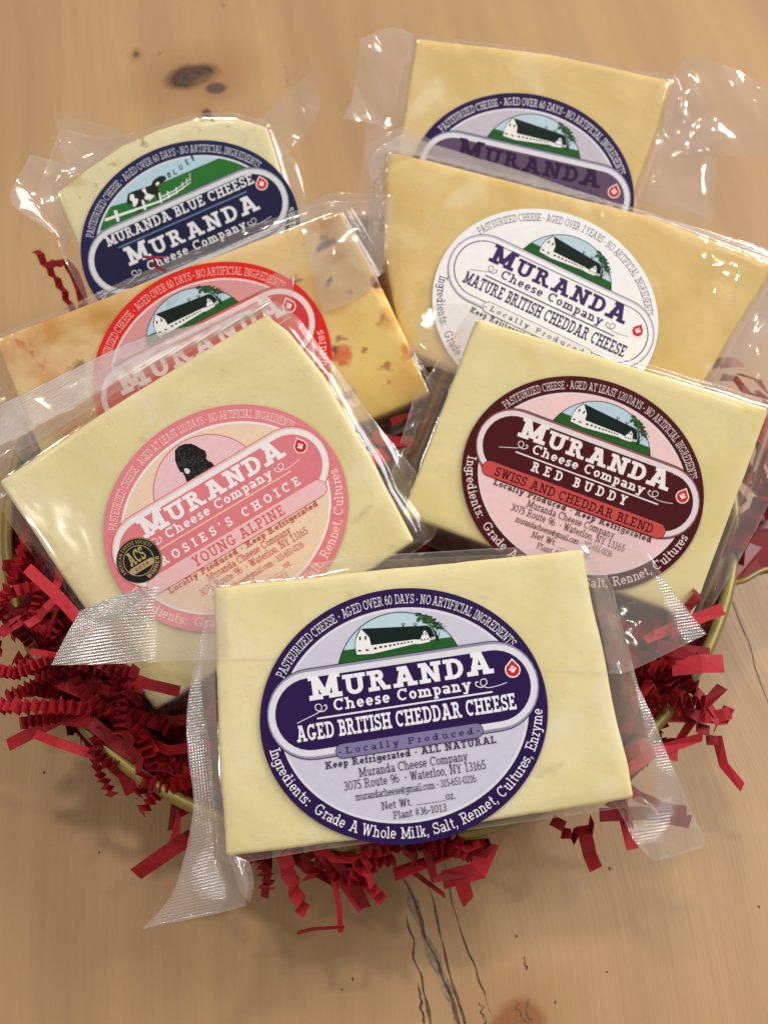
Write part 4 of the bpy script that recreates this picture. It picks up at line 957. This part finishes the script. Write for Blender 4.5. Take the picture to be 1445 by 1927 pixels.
Rk.flap([[(560, 400, .0008), (620, 362, .004), (690, 364, .006), (742, 368, .007)], [(580, 480, .001), (640, 440, .0018), (700, 430, .003), (738, 440, .004)], [(600, 560, .001), (640, 540, .0015), (680, 540, .002), (712, 520, .003)], [(612, 588, .001), (645, 575, .0012), (672, 560, .0015), (680, 545, .0018)]], film_soft, seed=13, wr=.0014, haze=.20, rw=.0006, nu=60, nv=50)
std_label(Rk, RED, '', style='plain')

# maroon label
M = Pack('cheddar_pack', 'pale swiss and cheddar block on the right with a dark maroon oval label', 1095, 910, .322, -20.5, 230.6, tilt=3)
M.block([(897, 598), (1170, 682), (1450, 768), (1375, 970), (1302, 1165), (1030, 1070), (758, 966), (826, 785)], ch_pale2, seed=5)
M.pouch([(880, 585), (1170, 668), (1470, 752), (1500, 880), (1440, 1000), (1345, 1165), (1335, 1225), (1290, 1235), (1030, 1110), (740, 1000), (700, 1010), (780, 740), (845, 640)], film_std, fall=.008, seed=14, wr=.0012,
    seam=lambda x, y, d: 0.0)
M.flap([[(775, 650, -.002), (800, 585, .001), (870, 572, .003), (905, 600, .001)], [(770, 665, -.003), (800, 640, .0), (850, 640, .001), (890, 630, .0)], [(800, 690, -.003), (820, 690, -.001), (850, 702, -.001), (878, 700, -.001)]], film_soft, seed=15, wr=.0008)
std_label(M, MAROON, 'RED BUDDY', 'SWISS AND CHEDDAR BLEND', age='AGED AT LEAST 120 DAYS', style='maroon', tm=True)

# pink label
Pk = Pack('cheddar_pack', 'pale alpine cheese block on the left with a pink oval label and black medal', 426, 974, .316, 31, 237, tilt=3)
Pk.block([(500, 590), (545, 625), (612, 710), (700, 865), (780, 1018), (540, 1180), (290, 1340), (140, 1120), (-4, 906), (240, 745)], ch_pale, seed=6)
Pk.pouch([(515, 555), (560, 590), (700, 780), (838, 948), (820, 1010), (560, 1200), (300, 1375), (110, 1140), (-30, 930), (-40, 880), (-20, 770), (240, 660)], film_std, fall=.010, seed=17, wr=.0010)
Pk.flap([[(-15, 770, .001), (120, 702, .002), (260, 640, .002), (400, 602, .002), (510, 560, .003)], [(-15, 812, .0), (120, 745, .001), (260, 680, .001), (400, 625, .001), (505, 575, .002)], [(-15, 880, -.003), (120, 800, -.002), (260, 715, -.002), (400, 640, -.002), (500, 590, -.001)]], film_soft, seed=18, wr=.0006,
    emb=lambda u, v: 1.0 if v < .72 else max(0, 1 - (v - .72) * 8), nu=60)
Pk.flap([[(484, 545, .004), (520, 510, .006), (556, 475, .007)], [(492, 570, .002), (525, 560, .004), (552, 540, .005)], [(500, 592, .001), (525, 598, .001), (546, 600, .001)]], film_soft, seed=19, wr=.001)
std_label(Pk, PINK, "ROSIES'S CHOICE", 'YOUNG ALPINE', age='AGED AT LEAST 120 DAYS', style='pink')

# front pack
Fp = Pack('cheddar_pack', 'pale aged cheddar block lying foremost with a large purple oval label', 760, 1342, .280, 8.5, 270.7, tilt=11)
Fp.block([(400, 1106), (750, 1068), (1096, 1034), (1145, 1270), (1194, 1503), (900, 1550), (424, 1614), (410, 1360)], ch_pale, seed=7, wob=.0004)
Fp.pouch([(395, 1082), (700, 1042), (1120, 1022), (1160, 1100), (1215, 1290), (1262, 1400), (1350, 1602), (1245, 1632), (1205, 1590), (1182, 1520), (900, 1560), (600, 1600), (470, 1622), (440, 1632), (408, 1615), (385, 1360), (372, 1200)], film_soft, fall=.012, seed=20, wr=.0013,
    seam=lambda x, y, d: (sstep((d - .009) / .0015) * (1 - sstep((d - .0155) / .0015)) * .35 if x > .03 else 0))
def embl(u, v): return 1.9 if u < .45 else max(0, 1.9 - (u - .45) * 12)  # boosted beyond the pressed pattern: window brightness painted into the film tip
Fp.flap([[(150, 1150, .010), (230, 1118, .009), (330, 1098, .008), (430, 1076, .0012)],
         [(122, 1200, .009), (215, 1170, .012), (320, 1150, .004), (425, 1140, .0006)],
         [(96, 1252, .008), (200, 1250, .007), (320, 1244, .004), (435, 1240, .0006)]], film_soft, nu=60, nv=20, seed=21, wr=.0001, rw=.00005, emb=embl, haze=lambda u, v: .17 * (1 - sstep((u - .85) / .15)))
Fp.flap([[(432, 1239, .0006), (600, 1241, .0006), (900, 1254, .0006), (1152, 1265, .0006)], [(432, 1242, .0006), (600, 1244, .0006), (900, 1257, .0006), (1152, 1268, .0006)]], film_soft, nu=50, nv=2, wr=0, rw=0, haze=.10, name='film_fold_line')
Fp.flap([[(1090, 1016, .001), (1130, 1012, .004), (1182, 998, .006), (1225, 1048, .003)],
         [(1110, 1080, .0008), (1140, 1110, -.001), (1200, 1090, .001), (1262, 1110, .002)],
         [(1130, 1180, .0008), (1160, 1190, -.003), (1220, 1170, .0), (1300, 1160, .001)],
         [(1148, 1264, .0008), (1175, 1266, -.002), (1250, 1232, .0), (1326, 1194, .001)]], film_soft, nu=46, nv=36, seed=22, wr=.0013, rw=.0005, emb=lambda u, v: max(0, 1 - abs(u - .93) * 9) if v > .25 else 0, haze=lambda u, v: .05 + .09 * sstep(u * 3))
Fp.flap([[(412, 1130, -.001), (385, 1180, .0), (366, 1240, .001)], [(405, 1260, -.003), (376, 1290, -.002), (352, 1340, .0)], [(412, 1420, -.004), (395, 1430, -.004), (354, 1420, .002)], [(425, 1540, -.003), (398, 1540, -.003), (364, 1520, .004)], [(440, 1625, -.001), (400, 1620, -.003), (340, 1640, .004)], [(468, 1650, .0), (420, 1680, -.002), (312, 1700, .003)], [(462, 1705, -.002), (400, 1722, -.002), (270, 1747, .002)]],
        film_soft, nu=24, nv=80, seed=23, wr=.0009, rw=.0003, emb=lambda u, v: .45 * sstep((u - .38) * 8) * (1 - sstep((u - .93) * 20)), haze=.20)
Fp.flap([[(425, 1600, .0004), (445, 1612, .001), (470, 1622, -.001)], [(440, 1640, .0), (455, 1650, .003), (478, 1660, -.001)], [(452, 1680, -.001), (462, 1690, .002), (470, 1700, -.002)]], film_soft, nu=14, nv=14, seed=24, wr=.001)
Fp.flap([[(1176, 1505, .0), (1205, 1500, .001), (1232, 1520, -.001)], [(1190, 1540, -.002), (1225, 1530, .001), (1246, 1556, .0)], [(1215, 1590, -.004), (1235, 1590, -.002), (1248, 1628, -.002)]], film_soft, nu=14, nv=14, seed=25, wr=.001)
std_label(Fp, PURPLE, 'AGED BRITISH CHEDDAR CHEESE')

# ------------------------------------------------------------------ crinkled paper shreds
def paper(name, hx):
    m, nt, out = new_mat(name); L = nt.links.new
    b = node(nt, 'ShaderNodeBsdfPrincipled', Roughness=.62, **{'Specular IOR Level': .3})
    tc = node(nt, 'ShaderNodeTexCoord'); n = node(nt, 'ShaderNodeTexNoise', Scale=500.0, Detail=3.0); L(tc.outputs['Object'], n.inputs['Vector'])
    hs = node(nt, 'ShaderNodeHueSaturation', Color=rgb(hx)); mr = node(nt, 'ShaderNodeMapRange', **{'From Min': .3, 'From Max': .7, 'To Min': .88, 'To Max': 1.12}); L(n.outputs[0], mr.inputs[0]); L(mr.outputs[0], hs.inputs['Value']); L(hs.outputs[0], b.inputs['Base Color'])
    bp = node(nt, 'ShaderNodeBump', Strength=.15, Distance=.0004); L(n.outputs[0], bp.inputs['Height']); L(bp.outputs[0], b.inputs['Normal'])
    tl = node(nt, 'ShaderNodeBsdfTranslucent', Color=rgb('#c01822')); mx = node(nt, 'ShaderNodeMixShader'); mx.inputs[0].default_value = .06; L(b.outputs[0], mx.inputs[1]); L(tl.outputs[0], mx.inputs[2]); L(mx.outputs[0], out.inputs[0]); return m
reds = [paper('red_paper', '#971521'), paper('red_paper_deep', '#7a0d18'), paper('red_paper_bright', '#ad2230')]
rs = random.Random(77)
GRP = 'crinkled red paper shreds in and around the tin'
def strip_geo(path, wid, pitch, amp, rn, twist=0.0, up0=None):
    "accordion-folded ribbon along a path; the fold lines run across the ribbon"
    L = sum((path[i + 1] - path[i]).length for i in range(len(path) - 1)); n = max(2, int(L / pitch)); V, F = [], []
    a0 = rn.uniform(-.6, .6); sg = 1
    for i in range(n + 1):
        t = i / n; c = spline(path, t); d = (spline(path, min(1, t + .03)) - spline(path, max(0, t - .03)))
        d = d.normalized() if d.length > 1e-9 else Vector((1, 0, 0))
        u = (up0 or Vector((0, 0, 1))); side = d.cross(u)
        if side.length < .05: side = d.cross(Vector((0, 1, 0)))
        side.normalize(); nrm = side.cross(d)
        a = a0 + twist * t + rn.uniform(-.10, .10); s2 = side * math.cos(a) + nrm * math.sin(a); n2 = -side * math.sin(a) + nrm * math.cos(a)
        sg = -sg; am = amp * rn.uniform(.7, 1.25); tz = rn.uniform(-.12, .12)
        c = c + n2 * am * sg + d * rn.uniform(-.15, .15) * pitch
        s3 = (s2 + d * tz).normalized(); hw = wid / 2
        V += [tuple(c - s3 * hw), tuple(c + s3 * hw)]
    F = [(2 * i, 2 * i + 1, 2 * i + 3, 2 * i + 2) for i in range(n)]
    return V, F
def thick(o):
    o.data.materials.append(reds[2]); m = o.modifiers.new('paper thickness', 'SOLIDIFY'); m.thickness = .00020; m.offset = 0; m.material_offset_rim = 1
SHARED = 'crinkled red paper shred tangled among its like inside the tin'
def shred(px_path, wid=.0038, pitch=.0042, amp=.0011, twist=.4, label=None, mat=None, up=None):
    path = [P(*p) if not isinstance(p, Vector) else p for p in px_path]; c = path[0].copy()
    V, F = strip_geo([p - c for p in path], wid, pitch, amp, rs, twist, up)
    o = mesh('paper_shred', V, F, mat or rs.choice(reds), None); o.location = c; thick(o)
    return tag(o, label or SHARED, 'paper shred', GRP)
D = dict
# single ones that can be pointed at
shred([(68, 470, .075), (95, 510, .072), (118, 545, .07), (140, 590, .066)], .0036, .0035, .0010, label='crinkled red paper shred poking out left of the blue cheese pack')
shred([(90, 500, .072), (125, 495, .07), (150, 540, .066), (160, 600, .062)], .0044, .0034, .0008, label='short folded red paper shred beside the left edge of the navy label block')
shred([(20, 1400, .045), (80, 1370, .05), (140, 1340, .055), (190, 1335, .062)], .0044, .016, .0006, twist=.1, label='long flat red paper shred reaching out to the lower left of the tin')
shred([(28, 1305, .05), (70, 1300, .053), (110, 1290, .058), (170, 1280, .064)], .0038, .0040, .0013, label='zigzag red paper shred sticking out left below the folded film tip')
shred([(60, 1345, .05), (100, 1350, .052), (170, 1335, .057), (230, 1310, .064)], .0036, .008, .0008, label='red paper shred crossing above the long flat one at the left')
shred([(252, 1650, .03), (290, 1620, .036), (330, 1595, .04), (352, 1580, .044)], .0052, .014, .0006, label='wide red paper shred lying below left beside the curled film strip')
shred([(345, 1590, .046), (325, 1560, .05), (345, 1530, .052), (362, 1505, .054)], .0042, .0032, .0014, label='tightly crimped red paper shred left of the curled film strip')
shred([(322, 1560, .046), (318, 1535, .048), (345, 1505, .05), (362, 1490, .052)], .0030, .0060, .0007, label='narrow red paper shred looping up to the tin edge at the lower left')
shred([(1130, 1535, .062), (1180, 1532, .060), (1240, 1530, .056), (1290, 1545, .054)][::-1], .0042, .016, .0006, twist=.1, label='straight red paper shred sticking out right under the front cheese')
shred([(1045, 1545, .06), (1065, 1570, .056), (1085, 1575, .055), (1120, 1545, .06)], .0040, .0026, .0015, label='crimped red paper shred curling just below the front cheese edge')
shred([(1098, 1560, .058), (1105, 1590, .05), (1112, 1612, .046), (1118, 1630, .042)], .0046, .0055, .0012, label='red paper shred hanging down below the front cheese at the right')
shred([(1260, 1330, .062), (1300, 1345, .06), (1340, 1350, .058), (1378, 1340, .056)], .0042, .0040, .0012, label='folded red paper shred reaching right of the tin rim')
shred([(1300, 1290, .064), (1325, 1325, .06), (1350, 1360, .056), (1372, 1335, .054)], .0040, .0046, .0012, label='red paper shred bending down over the gold rim at the right')
shred([(1275, 1300, .066), (1300, 1340, .062), (1325, 1375, .056), (1345, 1398, .052)], .0044, .0033, .0014, label='tightly pleated red paper shred hanging over the right rim')
shred([(1348, 1380, .052), (1355, 1420, .044), (1368, 1455, .038), (1398, 1482, .034)], .0034, .012, .0005, twist=.2, label='longest red paper shred trailing onto the table at the right')
shred([(1335, 1320, .060), (1345, 1350, .056), (1350, 1375, .054)], .0036, .006, .001, label='short red paper shred between the two hanging ones at the right')
shred([(1270, 1255, .070), (1310, 1250, .070), (1358, 1248, .069)], .0062, .012, .0008, twist=.1, label='broad bright red paper shred pointing right under the clear film corner', mat=reds[2])
shred([(1235, 1215, .072), (1270, 1225, .072), (1335, 1232, .07)], .0050, .010, .0008, label='broad red paper shred just above the bright one at the right', mat=reds[1])
shred([(590, 1590, .062), (620, 1625, .056), (645, 1665, .05), (688, 1720, .042)], .0034, .024, .0004, twist=.3, label='flat red paper shred hanging lowest beneath the purple label')
shred([(610, 1600, .062), (650, 1640, .056), (680, 1680, .05), (692, 1718, .042)], .0030, .024, .0004, twist=.2, label='second flat red paper shred meeting the lowest one at its tip')
shred([(622, 1640, .055), (636, 1690, .048), (640, 1745, .04)], .0018, .02, .0003, label='thin red paper sliver dangling straight down')
shred([(640, 1745, .04), (600, 1748, .039), (556, 1757, .038)], .0012, .02, .0002, label='hair thin red paper end bent sideways at the bottom')
shred([(535, 1610, .062), (545, 1650, .054), (560, 1690, .048), (572, 1718, .044)], .0050, .0032, .0010, label='evenly pleated red paper shred hanging left of the lowest one')
shred([(780, 1580, .062), (775, 1620, .055), (790, 1670, .05), (825, 1682, .048)], .0022, .018, .0004, label='slender red paper shred hooking right below the purple ring')
shred([(800, 1590, .062), (795, 1630, .056), (825, 1655, .054), (880, 1640, .052)], .0034, .018, .0005, label='curved red paper shred linked under the broad bow at bottom centre')
shred([(755, 1640, .054), (820, 1620, .056), (880, 1600, .056), (905, 1625, .054)], .0050, .018, .0006, label='smooth red paper shred arching across bottom centre', mat=reds[2])
shred([(920, 1590, .058), (915, 1620, .056), (880, 1650, .052), (830, 1660, .05)], .0072, .020, .0006, twist=.5, label='broadest smooth red paper shred curling at bottom centre', mat=reds[2])
shred([(868, 1655, .052), (872, 1680, .046), (885, 1698, .044)], .0050, .0040, .0010, label='stubby red paper shred end under the broad curl')
shred([(850, 1580, .062), (880, 1600, .06), (905, 1592, .058), (922, 1605, .058)], .0050, .0018, .0022, twist=.1, label='pleated red paper shred fanned above the broad curl')
shred([(750, 1575, .064), (800, 1590, .062), (840, 1585, .061), (875, 1598, .06)], .0050, .0020, .0022, twist=.1, label='pleated red paper shred tucked under the bottom of the purple ring')
shred([(0, 1175, .05), (50, 1185, .05), (95, 1195, .055), (140, 1205, .06)], .0036, .012, .0006, label='flat red paper shred running in from the left picture edge')
shred([(110, 1130, .078), (85, 1180, .072), (95, 1230, .06), (60, 1255, .05)], .0016, .02, .0003, label='thin red paper loop left of the folded film tip')
shred([(40, 1060, .085), (90, 1100, .083), (130, 1150, .080), (165, 1185, .076)], .0040, .020, .0004, twist=.1, label='smooth red paper band following the left edge of the pink labelled cheese')
shred([(268, 480, .118), (290, 487, .119), (312, 480, .118)], .0014, .004, .0006, label='tiny red paper scrap on the navy label')
shred([(285, 495, .118), (300, 505, .118), (312, 508, .117)], .0012, .005, .0005, label='tiniest red paper scrap under the first letter of the navy label')
shred([(1345, 682, .06), (1370, 684, .06), (1395, 680, .06)], .0050, .008, .0008, label='red paper shred behind the film right of the white labelled cheese')
shred([(1358, 705, .058), (1395, 725, .058), (1430, 750, .06)], .0050, .005, .0012, label='second red paper shred behind the film at the right edge')
shred([(1390, 700, .066), (1425, 720, .07), (1450, 740, .07)], .006, .008, .001, label='red paper shred at the right picture edge above the maroon label')
shred([(1380, 1060, .06), (1400, 1000, .066), (1420, 960, .07), (1450, 930, .072)], .007, .005, .0016, label='red paper shred folded against the tin handle')
shred([(705, 820, .085), (740, 835, .085), (778, 825, .084)], .007, .010, .0008, label='red paper shred in the dark gap between the pink and maroon labels')
shred([(735, 790, .085), (765, 785, .085), (780, 770, .084)], .005, .004, .001, label='second red paper shred in the dark gap in the middle')
shred([(650, 850, .088), (690, 870, .087), (730, 850, .086)], .006, .010, .0008, label='red paper shred under clear film beside the dark middle gap')
# bundles: pleated clusters named by where they sit
ORD = ['first', 'second', 'third', 'fourth', 'fifth', 'sixth', 'seventh', 'eighth', 'ninth', 'tenth', 'eleventh', 'twelfth', 'thirteenth', 'fourteenth']
def bundle(px, py, z, n, spread, lab, wid=.0044, seed=0, ang=None, ln=(.018, .04), r_z=.008):
    rn = random.Random(seed); c = P(px, py, z); made = []
    for k in range(n):
        a = (ang if ang is not None else rn.uniform(0, 6.28)) + rn.uniform(-.7, .7); l = rn.uniform(*ln); st = c + Vector((rn.gauss(0, spread), rn.gauss(0, spread), rn.uniform(-r_z, r_z)))
        d = Vector((math.cos(a), math.sin(a), 0)); q = Vector((-d.y, d.x, 0))
        path = [st - d * l / 2, st - d * l / 6 + q * rn.uniform(-.003, .003) + Vector((0, 0, rn.uniform(-.002, .003))), st + d * l / 6 + q * rn.uniform(-.003, .003), st + d * l / 2 + Vector((0, 0, rn.uniform(-.006, .002)))]
        kd = rn.random(); wd = wid * rn.uniform(.62, 1.08)
        if kd < .45: pt, am = rn.uniform(.0010, .0016), rn.uniform(.0018, .0026)
        elif kd < .62: pt, am = rn.uniform(.008, .015), rn.uniform(.0006, .0016)
        else: pt, am = rn.uniform(.0028, .0050), rn.uniform(.0010, .0018)
        V, F = strip_geo([p - st for p in path], wd, pt, am, rn, rn.uniform(-.8, .8))
        o = mesh('paper_shred', V, F, rn.choice(reds), None); o.location = st; thick(o); made.append((o, 'pleated' if pt < .003 else 'loose'))
    made.sort(key=lambda q: q[0].location.x)
    for k, (o, look) in enumerate(made):
        pos = 'leftmost' if k == 0 else 'rightmost' if k == n - 1 else ORD[k] + ' from the left'
        tag(o, '%s %s, %s' % (look, lab, pos), 'paper shred', GRP)
bundle(185, 1400, .058, 6, .004, 'red shred draped over the gold rim at the left', seed=21, ang=-.5, ln=(.02, .034))
bundle(110, 1270, .06, 8, .005, 'red shred on the rim below the film tip', seed=22, ang=.1)
bundle(300, 1480, .058, 4, .004, 'red shred on the lower left rim', seed=23, ang=.3, ln=(.012, .02))
bundle(150, 1290, .062, 9, .006, 'red shred in the fan left of the tin', seed=1, ang=.3)
bundle(225, 1285, .066, 7, .006, 'red shred in the outer fan below the folded film tip', seed=2, ang=-.9)
bundle(270, 1400, .060, 7, .006, 'red shred spilling over the lower left rim', seed=3, ang=-.6)
bundle(330, 1440, .060, 7, .005, 'red shred on the rim beside the curled film strip', seed=4, ang=.2)
bundle(60, 1090, .068, 11, .008, 'red shred in the heap beside the pink labelled cheese corner', seed=5)
bundle(30, 1150, .062, 8, .006, 'red shred hanging at the left picture edge', seed=6, ang=-.8)
bundle(110, 1170, .062, 8, .005, 'red shred above the film tip at the left', seed=16, ang=.8)
bundle(505, 1600, .056, 8, .0045, 'red shred under the front cheese lower left corner', seed=7, ang=-1.2, ln=(.010, .022), wid=.0036)
bundle(590, 1598, .058, 10, .0045, 'red shred under the bottom left of the purple ring', seed=8, ang=-1.1, ln=(.010, .022), wid=.0036)
bundle(655, 1592, .058, 9, .0045, 'red shred under the word Milk', seed=9, ang=-.9, ln=(.010, .022), wid=.0036)
bundle(700, 1588, .060, 7, .0045, 'red shred under the lowest point of the purple ring', seed=10, ang=-.2, ln=(.010, .022), wid=.0036)
bundle(830, 1585, .062, 5, .003, 'red shred at the bottom centre bow', seed=11, ang=.1, ln=(.012, .022))
bundle(1220, 1330, .060, 14, .008, 'red shred behind the clear film right of the front cheese', seed=12)
bundle(1250, 1240, .064, 12, .007, 'red shred inside the right rim above the film', seed=13)
bundle(1180, 1430, .058, 6, .005, 'red shred behind the film beside the front cheese lower right', seed=14)
bundle(1400, 900, .058, 9, .008, 'red shred by the tin handle at the right', seed=15)
bundle(1425, 830, .058, 6, .008, 'red shred behind the maroon labelled cheese edge', seed=18)
bundle(752, 870, .064, 8, .006, 'red shred deep in the gap between the middle cheeses', seed=17)
bundle(330, 1350, .045, 8, .010, 'red shred in the shade left of the front cheese', seed=19)
bundle(1000, 1040, .054, 8, .010, 'red shred in the shade above the front cheese', seed=20)
# the mass of shreds that fills the tin underneath
rn = random.Random(31); V, F = [], []
for k in range(900):
    r = RR * .93 * math.sqrt(rn.random()); a = rn.uniform(0, 6.283); st = TC + Vector((r * math.cos(a), r * math.sin(a), 0)); zt = .040 if r < .1 else .046
    st.z = rn.uniform(.026, zt); b = rn.uniform(0, 6.28); l = rn.uniform(.014, .034); d = Vector((math.cos(b), math.sin(b), rn.uniform(-.25, .25)))
    if (st + d * l / 2 - TC).xy.length > RR * .95 or (st - d * l / 2 - TC).xy.length > RR * .95: d = Vector((-math.sin(a), math.cos(a), 0))
    v, f = strip_geo([st - d * l / 2, st, st + d * l / 2], .0042, rn.uniform(.0022, .006), rn.uniform(.001, .002), rn, rn.uniform(-1, 1)); b0 = len(V); V += v; F += [tuple(b0 + i for i in q) for q in f]
tag(mesh('paper_filling', V, F, reds[1], None), 'mass of crinkled red paper packed in the bottom of the tin', 'paper filling', kind='stuff')
